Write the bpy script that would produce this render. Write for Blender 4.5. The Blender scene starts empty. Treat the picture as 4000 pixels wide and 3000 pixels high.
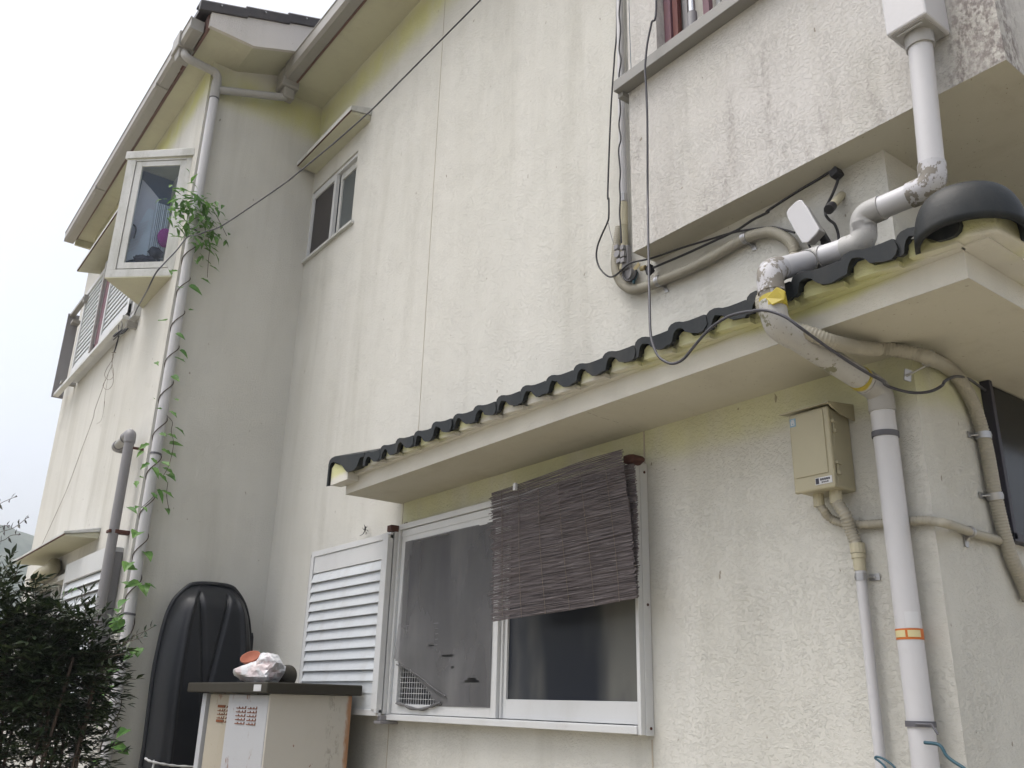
import bpy, bmesh, math, random
from mathutils import Vector, Matrix, noise
random.seed(7)
R = math.radians
S = bpy.context.scene
COL = S.collection

# ---------------------------------------------------------------- camera, world, sun, exposure
cam_d = bpy.data.cameras.new("camera"); cam = bpy.data.objects.new("camera", cam_d); COL.objects.link(cam)
_q = [0.6056873241448983, 0.7953336715237742, 0.024232546517158886, 0.2548935690479474, -0.2227839077166253, 0.9409551524491004, 0.7537719375435732, -0.5637478881583713, -0.3376628270461293]
cam.matrix_world = Matrix(((_q[0], _q[3], _q[6], 0), (_q[1], _q[4], _q[7], 0), (_q[2], _q[5], _q[8], 1.6), (0, 0, 0, 1)))
cam_d.sensor_width = 36; cam_d.lens = 31.364; cam_d.clip_start = 0.05; cam_d.clip_end = 2000
S.camera = cam
SUN_EL, SUN_AZ = R(68), R(246)          # azimuth of the direction towards the sun, from +X
w = bpy.data.worlds.new("World"); S.world = w; w.use_nodes = True
nt = w.node_tree; bg = nt.nodes['Background']
sky = nt.nodes.new('ShaderNodeTexSky'); sky.sky_type = 'NISHITA'; sky.sun_disc = False
sky.sun_elevation = SUN_EL; sky.sun_rotation = math.pi/2 - SUN_AZ
sky.air_density = 1.0; sky.dust_density = 6.0; sky.ozone_density = 1.0
hs = nt.nodes.new('ShaderNodeHueSaturation'); hs.inputs['Saturation'].default_value = 0.40
nt.links.new(sky.outputs[0], hs.inputs['Color']); nt.links.new(hs.outputs[0], bg.inputs[0])
bg.inputs[1].default_value = 0.15
sl = bpy.data.lights.new("sun", 'SUN'); sl.energy = 0.5; sl.angle = R(35); sl.color = (1, .96, .9)
so = bpy.data.objects.new("sun", sl); COL.objects.link(so)
sd = Vector((math.cos(SUN_EL)*math.cos(SUN_AZ), math.cos(SUN_EL)*math.sin(SUN_AZ), math.sin(SUN_EL)))
so.rotation_euler = sd.to_track_quat('Z', 'Y').to_euler()
S.view_settings.view_transform = 'Standard'; S.view_settings.look = 'None'
S.view_settings.gamma = 1; S.view_settings.exposure = 1.07

# ---------------------------------------------------------------- materials
def lin(c):
    return tuple(((v/255)/12.92 if v/255 <= .04045 else ((v/255+.055)/1.055)**2.4) for v in c)
KA = .72      # scales all swatches down; exposure is raised to match, so the sky reads whiter
class Mat:
    def __init__(s, name, col, rough=.6, metal=0, spec=.4):
        s.m = bpy.data.materials.new(name); s.m.use_nodes = True; s.t = s.m.node_tree
        s.b = s.t.nodes['Principled BSDF']; s.c = s.rgb(col); s.h = None
        s.b.inputs['Roughness'].default_value = rough; s.b.inputs['Metallic'].default_value = metal
        s.b.inputs['Specular IOR Level'].default_value = spec
        g = s.n('ShaderNodeNewGeometry'); s.pos = g.outputs['Position']; s.nrm = g.outputs['Normal']
    def n(s, t): return s.t.nodes.new(t)
    def l(s, a, b): s.t.links.new(a, b)
    def rgb(s, c):
        r = s.n('ShaderNodeRGB'); r.outputs[0].default_value = (*[v*KA for v in c], 1); return r.outputs[0]
    def map(s, sc=(1, 1, 1), loc=(0, 0, 0)):
        m = s.n('ShaderNodeMapping'); m.inputs['Scale'].default_value = sc; m.inputs['Location'].default_value = loc
        s.l(s.pos, m.inputs['Vector']); return m.outputs[0]
    def noise(s, scale, sc=(1, 1, 1), det=4, rough=.55, loc=(0, 0, 0), dist=0):
        t = s.n('ShaderNodeTexNoise'); t.inputs['Scale'].default_value = scale; t.inputs['Detail'].default_value = det
        t.inputs['Roughness'].default_value = rough; t.inputs['Distortion'].default_value = dist
        s.l(s.map(sc, loc), t.inputs['Vector']); return t.outputs['Fac']
    def vor(s, scale, sc=(1, 1, 1), feat='F1'):
        t = s.n('ShaderNodeTexVoronoi'); t.inputs['Scale'].default_value = scale; t.feature = feat
        s.l(s.map(sc), t.inputs['Vector']); return t.outputs['Distance']
    def ramp(s, v, a, b, lo=0., hi=1.):
        m = s.n('ShaderNodeMapRange'); m.inputs[1].default_value = a; m.inputs[2].default_value = b
        m.inputs[3].default_value = lo; m.inputs[4].default_value = hi; m.interpolation_type = 'SMOOTHSTEP'
        s.l(v, m.inputs[0]); return m.outputs[0]
    def op(s, o, a, b=None):
        m = s.n('ShaderNodeMath'); m.operation = o
        for i, v in enumerate((a, b)):
            if v is None: continue
            if isinstance(v, (int, float)): m.inputs[i].default_value = v
            else: s.l(v, m.inputs[i])
        return m.outputs[0]
    def axis(s, i):
        x = s.n('ShaderNodeSeparateXYZ'); s.l(s.pos, x.inputs[0]); return x.outputs[i]
    def mix(s, fac, col, mode='MIX'):
        m = s.n('ShaderNodeMix'); m.data_type = 'RGBA'; m.blend_type = mode
        if isinstance(fac, (int, float)): m.inputs[0].default_value = fac
        else: s.l(fac, m.inputs[0])
        s.l(s.c, m.inputs[6])
        if isinstance(col, tuple): m.inputs[7].default_value = (*[v*KA for v in col], 1)
        else: s.l(col, m.inputs[7])
        s.c = m.outputs[2]; return s
    def bump(s, h, dist, strength=1.):
        b = s.n('ShaderNodeBump'); b.inputs['Distance'].default_value = dist; b.inputs['Strength'].default_value = strength
        s.l(h, b.inputs['Height'])
        if s.h is not None: s.l(s.h, b.inputs['Normal'])
        s.h = b.outputs[0]; return s
    def done(s):
        s.l(s.c, s.b.inputs['Base Color'])
        if s.h is not None: s.l(s.h, s.b.inputs['Normal'])
        return s.m
def band(m, v, lo, hi, soft):      # 1 inside lo..hi, soft edges
    return m.op('MULTIPLY', m.ramp(v, lo, lo+soft), m.ramp(v, hi-soft, hi, 1, 0))

def stucco(name, col, shade_tint=(), streak=.55, mould=None, grain=1., rust=False):
    m = Mat(name, col, .92, 0, .12)
    big = m.noise(.9, (1, 1, .45), 5, .6)
    m.mix(m.ramp(big, .38, .7, 0, .6*streak), (.60, .585, .52))
    st = m.noise(3.1, (1, 1, .10), 5, .65, (3.1, 0, 0), .4)
    m.mix(m.ramp(st, .45, .72, 0, .7*streak), (.50, .49, .44))
    st2 = m.noise(7., (1, 1, .05), 4, .6, (9.1, 2, 0), .2)
    m.mix(m.ramp(st2, .46, .78, 0, .45*streak), (.88, .87, .84))
    z = m.axis(2)
    wob = m.noise(2.2, (1, 1, .6), 3, .5, (5, 5, 1))
    for tb in shade_tint:
        lo, hi, soft, k = tb[:4]
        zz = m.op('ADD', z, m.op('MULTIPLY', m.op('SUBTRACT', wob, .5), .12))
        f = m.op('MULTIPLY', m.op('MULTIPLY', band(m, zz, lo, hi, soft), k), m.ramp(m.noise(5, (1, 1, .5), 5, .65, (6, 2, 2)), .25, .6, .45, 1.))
        if len(tb) > 4: f = m.op('MULTIPLY', f, m.ramp(m.axis(0), tb[4], tb[4]+.05))
        m.mix(f, (.70, .71, .27))  # yellow-green cast of the shade under overhangs, painted into the wall colour
    if mould:
        sp = m.noise(55, (1, 1, .6), 3, .7, (1, 1, 7))
        rt_ = m.ramp(m.axis(0), -1.85, -.95, .7, 1.15)
        pt = m.noise(4.2, (1, 1, .35), 4, .6, (mould, 0, 2), .6)
        drip = m.noise(9, (1, 1, .12), 3, .6, (mould+4, 0, 2), .3)
        low = m.ramp(z, 3.2, 4.3, 1., .42)
        a = m.op('MINIMUM', m.op('MULTIPLY', m.op('MULTIPLY', m.op('MULTIPLY', m.ramp(pt, .42, .66), m.ramp(drip, .36, .62)), low), rt_), 1.)
        m.mix(m.op('MULTIPLY', m.ramp(sp, .38, .62), m.op('MULTIPLY', a, 1.)), (.25, .22, .215))
        m.mix(m.op('MULTIPLY', m.ramp(pt, .48, .75), m.op('MULTIPLY', low, .35)), (.50, .47, .44))
    speck = m.noise(140, (1, 1, 1), 2, .5)
    m.mix(m.ramp(speck, .66, .78, 0, .30), (.50, .47, .40))
    m.mix(m.ramp(m.noise(34, (1, 1, .55), 2, .5, (12, 3, 9)), .755, .77, 0, .7), (.26, .22, .17))
    # raised trowel flecks and fine sand
    v = m.noise(88, (1, 1, 1.25), 4, .68, (0, 0, 0), .2)
    pk = m.ramp(m.noise(7, (1, 1, 1), 2, .5, (8, 8, 8)), .3, .7, .45, 1.)
    m.bump(m.op('MULTIPLY', m.ramp(v, .47, .62), pk), .0027*grain, .66)
    m.bump(m.noise(300, (1, 1, 1), 2, .6), .0016, .6)
    m.bump(m.noise(6, (1, 1, 1), 3, .5), .02, .15)
    return m.done()

def painted(name, col, rough=.45, dirt=.3, dcol=(.32, .30, .25), spec=.4, bump=.0006, dscale=6, rust=0, metal=0):
    m = Mat(name, col, rough, metal, spec)
    m.mix(m.ramp(m.noise(dscale, (1, 1, .35), 5, .65), .45, .75, 0, dirt), dcol)
    m.mix(m.ramp(m.noise(dscale*9, (1, 1, 1), 4, .7), .55, .8, 0, dirt*.8), tuple(c*.6 for c in dcol))
    if rust:
        m.mix(m.op('MULTIPLY', m.ramp(m.noise(14, (1, 1, .5), 5, .7, (3, 3, 3)), .60, .68), rust), (.25, .09, .03))
    if bump: m.bump(m.noise(90, (1, 1, 1), 3), bump, .5)
    return m.done()

WALLC = (.755, .75, .706)
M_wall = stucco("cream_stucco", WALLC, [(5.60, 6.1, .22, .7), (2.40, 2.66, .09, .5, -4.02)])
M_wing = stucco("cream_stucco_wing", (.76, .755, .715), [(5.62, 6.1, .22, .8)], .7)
M_balc = stucco("balcony_stucco", (.72, .705, .69), [], .8, 2.0, 1.5)
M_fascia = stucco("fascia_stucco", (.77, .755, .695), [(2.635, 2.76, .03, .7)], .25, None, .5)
M_verge = stucco("verge_stucco", (.78, .75, .73), [], .3, None, .8)
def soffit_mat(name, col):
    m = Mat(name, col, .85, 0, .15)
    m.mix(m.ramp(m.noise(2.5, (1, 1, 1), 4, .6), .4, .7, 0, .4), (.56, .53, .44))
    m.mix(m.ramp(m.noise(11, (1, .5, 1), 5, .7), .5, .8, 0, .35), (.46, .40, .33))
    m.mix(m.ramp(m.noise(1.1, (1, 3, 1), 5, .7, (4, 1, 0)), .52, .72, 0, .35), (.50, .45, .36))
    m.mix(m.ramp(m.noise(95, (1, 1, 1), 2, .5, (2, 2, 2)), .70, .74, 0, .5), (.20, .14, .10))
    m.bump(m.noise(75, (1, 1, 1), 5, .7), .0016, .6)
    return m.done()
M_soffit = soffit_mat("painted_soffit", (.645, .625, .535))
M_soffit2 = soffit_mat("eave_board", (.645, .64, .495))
M_groove = painted("joint_sealant", (.52, .47, .39), .8, .3)
M_white = painted("white_aluminium", (.70, .715, .73), .35, .16, (.42, .40, .36))
M_whited = painted("weathered_white_aluminium", (.68, .69, .68), .4, .55, (.33, .33, .27))
M_slat = painted("louvre_white", (.66, .70, .74), .4, .25, (.40, .37, .34), dscale=9)
M_grey = painted("grey_plastic", (.27, .265, .28), .45, .3, (.25, .24, .22))
M_gutter = painted("grey_gutter_plastic", (.34, .33, .31), .42, .35, (.28, .27, .21))
M_pvc = painted("pale_pvc", (.64, .64, .67), .38, .12, (.5, .48, .42))
M_pvc2 = painted("aged_grey_pvc", (.44, .435, .43), .5, .35, (.34, .33, .28))
def flaked(name, base, under, thr=.5):
    m = Mat(name, base, .55, 0, .3)
    n1 = m.noise(34, (1, 1, .8), 5, .65, (2, 0, 0)); n2 = m.noise(9, (1, 1, 1), 3, .5)
    f = m.op('ADD', m.op('MULTIPLY', n1, .6), m.op('MULTIPLY', n2, .4))
    m.mix(m.ramp(f, thr, thr+.03), under)
    m.mix(m.ramp(m.noise(120, (1, 1, 1), 4, .7), .6, .7, 0, .7), (.10, .08, .06))
    m.bump(m.ramp(f, thr, thr+.03), .001, .6)
    return m.done()
M_flake = flaked("flaking_white_paint", (.58, .58, .62), (.26, .24, .21), .48)
M_flake2 = flaked("mossy_grey_pipe", (.52, .515, .505), (.24, .235, .16), .57)
M_trim = painted("grey_metal_trim", (.27, .265, .25), .4, .15, (.28, .26, .24))
M_tile = painted("black_glazed_tile", (.014, .018, .021), .5, .5, (.07, .065, .055), .25, .001)
M_tilev = painted("grey_verge_tile", (.060, .054, .058), .5, .4, (.15, .14, .13), .5, .001)
M_plaster = painted("mortar_fill", (.50, .44, .34), .9, .5, (.3, .26, .2), .1, .004)
M_black = painted("black_plastic_hull", (.008, .0105, .016), .40, .5, (.022, .022, .024), .4, .0006)
M_cable = painted("black_cable", (.022, .022, .028), .5, .1, (.05, .05, .05))
M_cable2 = painted("faded_black_cable", (.06, .06, .075), .5, .2, (.1, .1, .1))
M_beige = painted("beige_plastic", (.43, .405, .335), .5, .2, (.3, .27, .2))
M_beigel = painted("pale_beige_plastic", (.56, .52, .38), .5, .2, (.35, .32, .24))
M_boxb = painted("beige_box_plastic", (.45, .415, .29), .42, .15, (.33, .30, .2))
M_clamp = painted("zinc_clamp", (.55, .55, .56), .3, .3, (.3, .25, .2), metal=.8)
M_brass = painted("brass_fitting", (.45, .38, .2), .5, .4, (.2, .1, .05))
M_rust = painted("rusty_steel", (.26, .09, .04), .85, .5, (.12, .05, .03), .2)
M_rustd = painted("dark_rust", (.11, .05, .04), .8, .4, (.05, .03, .03), .2)
M_purple = painted("faded_maroon_paint", (.20, .105, .135), .6, .6, (.26, .14, .10), .3, .001, 12)
M_maroon = painted("maroon_paint", (.16, .045, .04), .6, .4, (.24, .12, .08), .3, .001, 12)
M_chrome = painted("steel_pole", (.62, .63, .65), .22, .25, (.3, .28, .28), metal=.9)
M_yel = painted("yellow_tape", (.52, .42, .05), .35, .35, (.28, .22, .05))
M_mask = painted("grey_binding_tape", (.12, .12, .14), .6, .3, (.2, .2, .2))
M_orange = painted("orange_label", (.62, .16, .025), .4, .2, (.4, .15, .05))
M_cream = painted("pale_label", (.70, .62, .35), .45, .2, (.5, .45, .3))
M_wlabel = painted("white_sticker", (.70, .71, .74), .4, .15, (.5, .5, .5))
M_blue = painted("blue_sticker", (.20, .36, .50), .4, .2, (.4, .5, .55))
M_ink = painted("dark_ink", (.03, .03, .05), .5, .1)
M_brown = painted("brown_flashing", (.17, .09, .075), .5, .3, (.1, .06, .05))
M_glassfr = M_white
M_teal = painted("blue_green_wire", (.03, .10, .14), .45, .2, (.03, .05, .06))
M_cabtop = painted("dark_olive_cabinet_top", (.036, .032, .023), .6, .3, (.06, .052, .038), .25)
M_terra = painted("terracotta", (.38, .13, .08), .7, .3, (.45, .22, .15), .2)
M_twine = painted("old_twine", (.20, .165, .13), .9, .3)
M_rope = painted("white_rope", (.62, .63, .64), .8, .3, (.3, .3, .3))
def glass_mat(name, tint, rough=.06, spec=.5, cloud=0.):
    m = Mat(name, tint, rough, 0, spec)
    if cloud:
        m.mix(m.ramp(m.noise(2.6, (1, 1, .25), 3, .5, (cloud, 0, 0)), .42, .66, 0, .85), (.19, .19, .175))
        m.mix(m.ramp(m.noise(5, (1, 1, .4), 3, .5, (cloud+3, 0, 0)), .5, .7, 0, .6), (.018, .024, .04))
    m.bump(m.noise(3, (1, 1, 1), 2), .002, .3)
    return m.done()
M_pane = glass_mat("obscured_dark_glass", (.022, .026, .036), .30, .22, 1.7)
M_pane2 = glass_mat("grey_obscure_glass", (.10, .115, .12), .3, .4)
M_pane3 = glass_mat("brown_grey_screen_glass", (.058, .052, .052), .5, .3)
def clear_glass(name):
    m = bpy.data.materials.new(name); m.use_nodes = True; t = m.node_tree; t.nodes.clear()
    o = t.nodes.new('ShaderNodeOutputMaterial'); mx = t.nodes.new('ShaderNodeMixShader')
    tr = t.nodes.new('ShaderNodeBsdfTransparent'); gl = t.nodes.new('ShaderNodeBsdfGlossy'); fr = t.nodes.new('ShaderNodeFresnel')
    tr.inputs[0].default_value = (.90, .95, 1, 1); gl.inputs['Roughness'].default_value = .03; fr.inputs[0].default_value = 1.22
    t.links.new(fr.outputs[0], mx.inputs[0]); t.links.new(tr.outputs[0], mx.inputs[1]); t.links.new(gl.outputs[0], mx.inputs[2]); t.links.new(mx.outputs[0], o.inputs[0])
    return m
M_clear = clear_glass("clear_glass")
M_room = painted("dim_room", (.06, .10, .18), .8, .0, (.03, .04, .06))
M_curtain = painted("curtain_cloth", (.88, .93, .98), .85, .03, (.4, .45, .5))
M_boardg = painted('grey_inner_board', (.85, .82, .88), .7, .05, (.25, .24, .24))
M_darkglass = painted('dark_glass', (.006, .008, .012), .15, 0, (0, 0, 0), .25, 0)
M_magenta = painted("magenta_cushion", (.40, .03, .28), .8, .05, (.1, .02, .08))
def screen_mat():
    m = Mat("dusty_insect_screen", (.175, .175, .182), .9, 0, .1)
    m.mix(m.ramp(m.noise(3.2, (1, 1, .3), 4, .6), .4, .7, 0, .7), (.25, .25, .255))
    m.mix(m.ramp(m.noise(8, (1, 1, .2), 4, .6, (4, 0, 0)), .5, .75, 0, .5), (.10, .10, .12))
    t = m.n('ShaderNodeBsdfTransparent'); mx = m.n('ShaderNodeMixShader')
    m.l(m.ramp(m.noise(5, (1, 1, .3), 3, .5, (7, 0, 0)), .35, .7, .62, .88), mx.inputs[0])
    m.l(t.outputs[0], mx.inputs[1]); m.l(m.b.outputs[0], mx.inputs[2])
    out = [n for n in m.t.nodes if n.type == 'OUTPUT_MATERIAL'][0]; m.l(mx.outputs[0], out.inputs[0])
    return m.done()
M_screen = screen_mat()
def reed_mat():
    m = Mat("weathered_reeds", (.125, .108, .112), .85, 0, .15)
    m.mix(m.ramp(m.noise(7, (1, 1, 45), 3, .6), .42, .66), (.21, .188, .195))
    m.mix(m.ramp(m.noise(9, (.8, 1, 60), 3, .6, (5, 0, 3)), .55, .7), (.055, .045, .048))
    m.mix(m.ramp(m.noise(16, (1, 1, 30), 3, .6, (9, 0, 3)), .64, .72, 0, .8), (.42, .39, .40))
    m.mix(m.ramp(m.noise(5, (1, 1, 1), 3, .6), .5, .75, 0, .5), (.13, .10, .09))
    return m.done()
M_reed = reed_mat()
def leaf_mat(name, c1, c2, rough=.5, trans=.25):
    m = Mat(name, c1, rough, 0, .35)
    m.mix(m.ramp(m.noise(9, (1, 1, 1), 3, .6), .35, .65), c2)
    m.mix(m.ramp(m.noise(37, (1, 1, 1), 2, .6), .5, .7, 0, .5), tuple(v*.6 for v in c1))
    m.b.inputs['Transmission Weight'].default_value = 0
    tl = m.n('ShaderNodeBsdfTranslucent'); ad = m.n('ShaderNodeMixShader'); ad.inputs[0].default_value = trans
    out = [n for n in m.t.nodes if n.type == 'OUTPUT_MATERIAL'][0]
    m.l(m.c, tl.inputs[0]); m.l(m.b.outputs[0], ad.inputs[1]); m.l(tl.outputs[0], ad.inputs[2]); m.l(ad.outputs[0], out.inputs[0])
    return m.done()
M_vine = leaf_mat("vine_leaf", (.10, .25, .055), (.19, .37, .09), .5, .35)
M_nand = leaf_mat("nandina_leaf", (.022, .042, .018), (.042, .062, .024), .42, .12)
M_nandp = leaf_mat("young_nandina_leaf", (.05, .03, .045), (.05, .06, .03), .4, .25)
M_stem = painted("woody_stem", (.09, .065, .05), .8, .3, (.05, .04, .03))
def bag_mat():
    m = Mat("white_plastic_bag", (.74, .75, .78), .35, 0, .5)
    m.mix(m.ramp(m.noise(11, (1, 1, 1), 4, .65), .5, .62, 0, .6), (.62, .46, .45))
    m.mix(m.ramp(m.noise(8, (1, 1, 1), 3, .6, (3, 1, 1)), .60, .70, 0, .5), (.38, .22, .26))
    m.bump(m.noise(30, (1, 1, 1), 4, .6, (0, 0, 0), 1.4), .006, .5)
    return m.done()
M_bag = bag_mat()
def cab_mat(name, col):
    m = Mat(name, col, .5, 0, .35)
    m.mix(m.ramp(m.noise(5, (1, 1, .5), 5, .65), .5, .8, 0, .3), (.38, .34, .27))
    y = m.axis(1); 
    n = m.noise(18, (1, 1, .35), 5, .7)
    e = m.op('ADD', y, m.op('MULTIPLY', m.op('SUBTRACT', n, .5), .08))
    m.mix(m.op('MULTIPLY', m.ramp(e, 2.125, 2.150), .85), (.40, .17, .05))
    m.mix(m.ramp(m.noise(22, (1, 1, .6), 5, .75, (2, 8, 1)), .67, .72, 0, .9), (.26, .10, .05))
    m.mix(m.op('MULTIPLY', m.ramp(m.noise(30, (1, 1, .6), 5, .7, (4, 4, 1)), .5, .6), m.op('MULTIPLY', band(m, e, 2.03, 2.12, .04), .6)), (.30, .28, .24))
    m.bump(m.noise(70, (1, 1, 1), 3), .0006, .5)
    return m.done()
M_cab = cab_mat("beige_steel_panel", (.60, .575, .52))
M_cabw = painted("pale_blue_steel_door", (.54, .56, .60), .45, .2, (.5, .45, .45), rust=.8)
M_cabb = painted("beige_steel_door", (.50, .46, .38), .5, .25, (.36, .3, .2), rust=.8)
def ground_mat():
    m = Mat("gravel_and_moss_ground", (.55, .485, .40), .95, 0, .1)
    m.mix(m.ramp(m.noise(1.3, (1, 1, 1), 6, .65), .42, .62), (.41, .385, .25))
    m.mix(m.ramp(m.noise(60, (1, 1, 1), 4, .7), .45, .7, 0, .5), (.27, .24, .18))
    m.bump(m.noise(50, (1, 1, 1), 4, .7), .02, .7)
    return m.done()
M_ground = ground_mat()
def hill_mat():
    m = Mat("wooded_hill", (.05, .09, .045), .95, 0, .05)
    m.mix(m.ramp(m.noise(.11, (1, 1, 1), 6, .7), .4, .65), (.13, .17, .10))
    m.bump(m.noise(.25, (1, 1, 1), 6, .7), 3, 1)
    return m.done()
M_hill = hill_mat()

# ---------------------------------------------------------------- mesh building
class G:
    def __init__(s): s.v = []; s.f = []; s.sm = []
    def add(s, vs, fs, smooth=False):
        o = len(s.v); s.v += [tuple(v) for v in vs]; s.f += [tuple(i+o for i in f) for f in fs]; s.sm += [smooth]*len(fs); return s
    def box(s, x0, x1, y0, y1, z0, z1):
        v = [(x, y, z) for z in (z0, z1) for y in (y0, y1) for x in (x0, x1)]
        return s.add(v, [(0, 2, 3, 1), (4, 5, 7, 6), (0, 1, 5, 4), (2, 6, 7, 3), (0, 4, 6, 2), (1, 3, 7, 5)])
    def obox(s, c, ax, ay, az):      # oriented box: centre and three half axes
        c, ax, ay, az = map(Vector, (c, ax, ay, az))
        v = [c+ax*i+ay*j+az*k for k in (-1, 1) for j in (-1, 1) for i in (-1, 1)]
        return s.add(v, [(0, 2, 3, 1), (4, 5, 7, 6), (0, 1, 5, 4), (2, 6, 7, 3), (0, 4, 6, 2), (1, 3, 7, 5)])
    def prism(s, poly, d):           # polygon extruded along d
        n = len(poly); a = [Vector(p) for p in poly]; d = Vector(d); b = [p+d for p in a]
        return s.add(a+b, [tuple(range(n))[::-1], tuple(range(n, 2*n))]+[(i, (i+1) % n, n+(i+1) % n, n+i) for i in range(n)])
    def tube(s, pts, r, seg=12, cap=True, ring=None, smooth=True, step=None):
        P = [Vector(p) for p in pts]
        n = len(P); T = []
        for i in range(n):
            t = (P[min(i+1, n-1)]-P[max(i-1, 0)]); T.append(t.normalized() if t.length else Vector((0, 0, 1)))
        up = Vector((0, 0, 1)) if abs(T[0].z) < .9 else Vector((1, 0, 0))
        nr = (up-T[0]*up.dot(T[0])).normalized(); vs = []
        for i in range(n):
            nr = (nr-T[i]*nr.dot(T[i])); nr = nr.normalized() if nr.length > 1e-6 else T[i].orthogonal().normalized()
            bi = T[i].cross(nr); ri = r[i] if isinstance(r, (list, tuple)) else r
            for k in range(seg):
                a = 2*math.pi*k/seg; vs.append(P[i]+(nr*math.cos(a)+bi*math.sin(a))*ri)
        fs = [(i*seg+k, i*seg+(k+1) % seg, (i+1)*seg+(k+1) % seg, (i+1)*seg+k) for i in range(n-1) for k in range(seg)]
        s.add(vs, fs, smooth)
        if cap: s.add([vs[k] for k in range(seg)], [tuple(range(seg))[::-1]]); s.add(vs[-seg:], [tuple(range(seg))])
        return s
    def corr(s, pts, r, pitch=.006, depth=.0018, seg=14):     # corrugated conduit
        P = resample(pts, pitch/3); rr = [r if i % 3 else r-depth for i in range(len(P))]
        return s.tube(P, rr, seg, True)
def catmull(pts, n=8):
    P = [Vector(p) for p in pts]; P = [P[0]*2-P[1]]+P+[P[-1]*2-P[-2]]; out = []
    for i in range(1, len(P)-2):
        a, b, c, d = P[i-1:i+3]
        for k in range(n):
            t = k/n; out.append(.5*((2*b)+(c-a)*t+(2*a-5*b+4*c-d)*t*t+(3*b-a-3*c+d)*t**3))
    out.append(P[-2]); return out
def resample(pts, st):
    P = catmull(pts, 10); L = [0]
    for a, b in zip(P, P[1:]): L.append(L[-1]+(b-a).length)
    n = max(3, int(L[-1]/st)); out = []; j = 0
    for i in range(n+1):
        d = L[-1]*i/n
        while j < len(L)-2 and L[j+1] < d: j += 1
        t = (d-L[j])/max(1e-9, L[j+1]-L[j]); out.append(P[j].lerp(P[j+1], t))
    return out
def bend(pts, rad, n=7):         # polyline with rounded corners
    P = [Vector(p) for p in pts]; out = [P[0]]
    for i in range(1, len(P)-1):
        a, b, c = P[i-1:i+2]; u = (a-b).normalized(); v = (c-b).normalized()
        r = min(rad, (a-b).length*.48, (c-b).length*.48); p0 = b+u*r; p2 = b+v*r
        for k in range(n+1):
            t = k/n; out.append(p0*(1-t)**2+b*2*t*(1-t)+p2*t*t)
    out.append(P[-1]); return out

def thing(name, label, cat, base, group=None, kind=None):
    o = bpy.data.objects.new(name, None); COL.objects.link(o); o.location = base; o.empty_display_size = .1
    if kind: o['kind'] = kind
    else: o['label'] = label; o['category'] = cat
    if group: o['group'] = group
    return o
def root_loc(p):
    l = Vector((0, 0, 0))
    while p is not None: l += Vector(p.location); p = p.parent
    return l
def part(name, g, mat, parent=None, label=None, bev=0, solid=0, cat=None, group=None, kind=None, base=None):
    me = bpy.data.meshes.new(name)
    b = root_loc(parent) if parent is not None else Vector(base or (0, 0, 0))
    me.from_pydata([tuple(Vector(v)-b) for v in g.v], [], g.f); me.update()
    for p, sm in zip(me.polygons, g.sm): p.use_smooth = sm
    bm = bmesh.new(); bm.from_mesh(me); bmesh.ops.recalc_face_normals(bm, faces=bm.faces); bm.to_mesh(me); bm.free()
    for m_ in (mat if isinstance(mat, (list, tuple)) else [mat]): me.materials.append(m_)
    o = bpy.data.objects.new(name, me); COL.objects.link(o)
    if parent is not None: o.parent = parent
    else: o.location = b
    if bev:
        m = o.modifiers.new("bevel", 'BEVEL'); m.width = bev; m.segments = 2; m.limit_method = 'ANGLE'; m.angle_limit = R(50)
    if solid:
        m = o.modifiers.new("thick", 'SOLIDIFY'); m.thickness = solid; m.offset = 0
    if label: o['label'] = label
    if cat: o['category'] = cat
    if group: o['group'] = group
    if kind: o['kind'] = kind
    return o
def blob(g, c, r, n1=16, n2=10, jit=0, seed=0):
    vs = [(c[0], c[1], c[2]-r[2])]
    for j in range(1, n2):
        ph = math.pi*j/n2-math.pi/2
        for i in range(n1):
            th = 2*math.pi*i/n1; d = Vector((math.cos(ph)*math.cos(th), math.cos(ph)*math.sin(th), math.sin(ph)))
            k = 1+jit*noise.noise(d*2.3+Vector((seed, 0, 0)))+jit*.5*noise.noise(d*5+Vector((seed, 3, 0))); vs.append((c[0]+d.x*r[0]*k, c[1]+d.y*r[1]*k, c[2]+d.z*r[2]*k))
    vs.append((c[0], c[1], c[2]+r[2])); f = []
    for i in range(n1): f.append((0, 1+(i+1) % n1, 1+i)); f.append((len(vs)-1, 1+(n2-2)*n1+i, 1+(n2-2)*n1+(i+1) % n1))
    for j in range(n2-2):
        for i in range(n1): f.append((1+j*n1+i, 1+j*n1+(i+1) % n1, 1+(j+1)*n1+(i+1) % n1, 1+(j+1)*n1+i))
    g.add(vs, f, True); return g
def wall_holes(g, axis, lvl, u0, u1, z0, z1, holes, depth, sign=1):
    # wall sheet with real openings; depth > 0 adds reveals going into the wall
    us = sorted({u0, u1}|{h[0] for h in holes}|{h[1] for h in holes}); zs = sorted({z0, z1}|{h[2] for h in holes}|{h[3] for h in holes})
    P = (lambda u, z, d=0: (u, lvl+d, z)) if axis == 'Y' else (lambda u, z, d=0: (lvl-d, u, z))
    for a, b in zip(us, us[1:]):
        for c, d in zip(zs, zs[1:]):
            mu, mz = (a+b)/2, (c+d)/2
            if any(h[0] < mu < h[1] and h[2] < mz < h[3] for h in holes): continue
            g.add([P(a, c), P(b, c), P(b, d), P(a, d)], [(0, 1, 2, 3)])
    for h in holes:
        a, b, c, d = h[:4]
        for p, q_ in (((a, c), (b, c)), ((b, c), (b, d)), ((b, d), (a, d)), ((a, d), (a, c))):
            g.add([P(*p), P(*q_), P(*q_, depth), P(*p, depth)], [(0, 1, 2, 3)])

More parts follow.
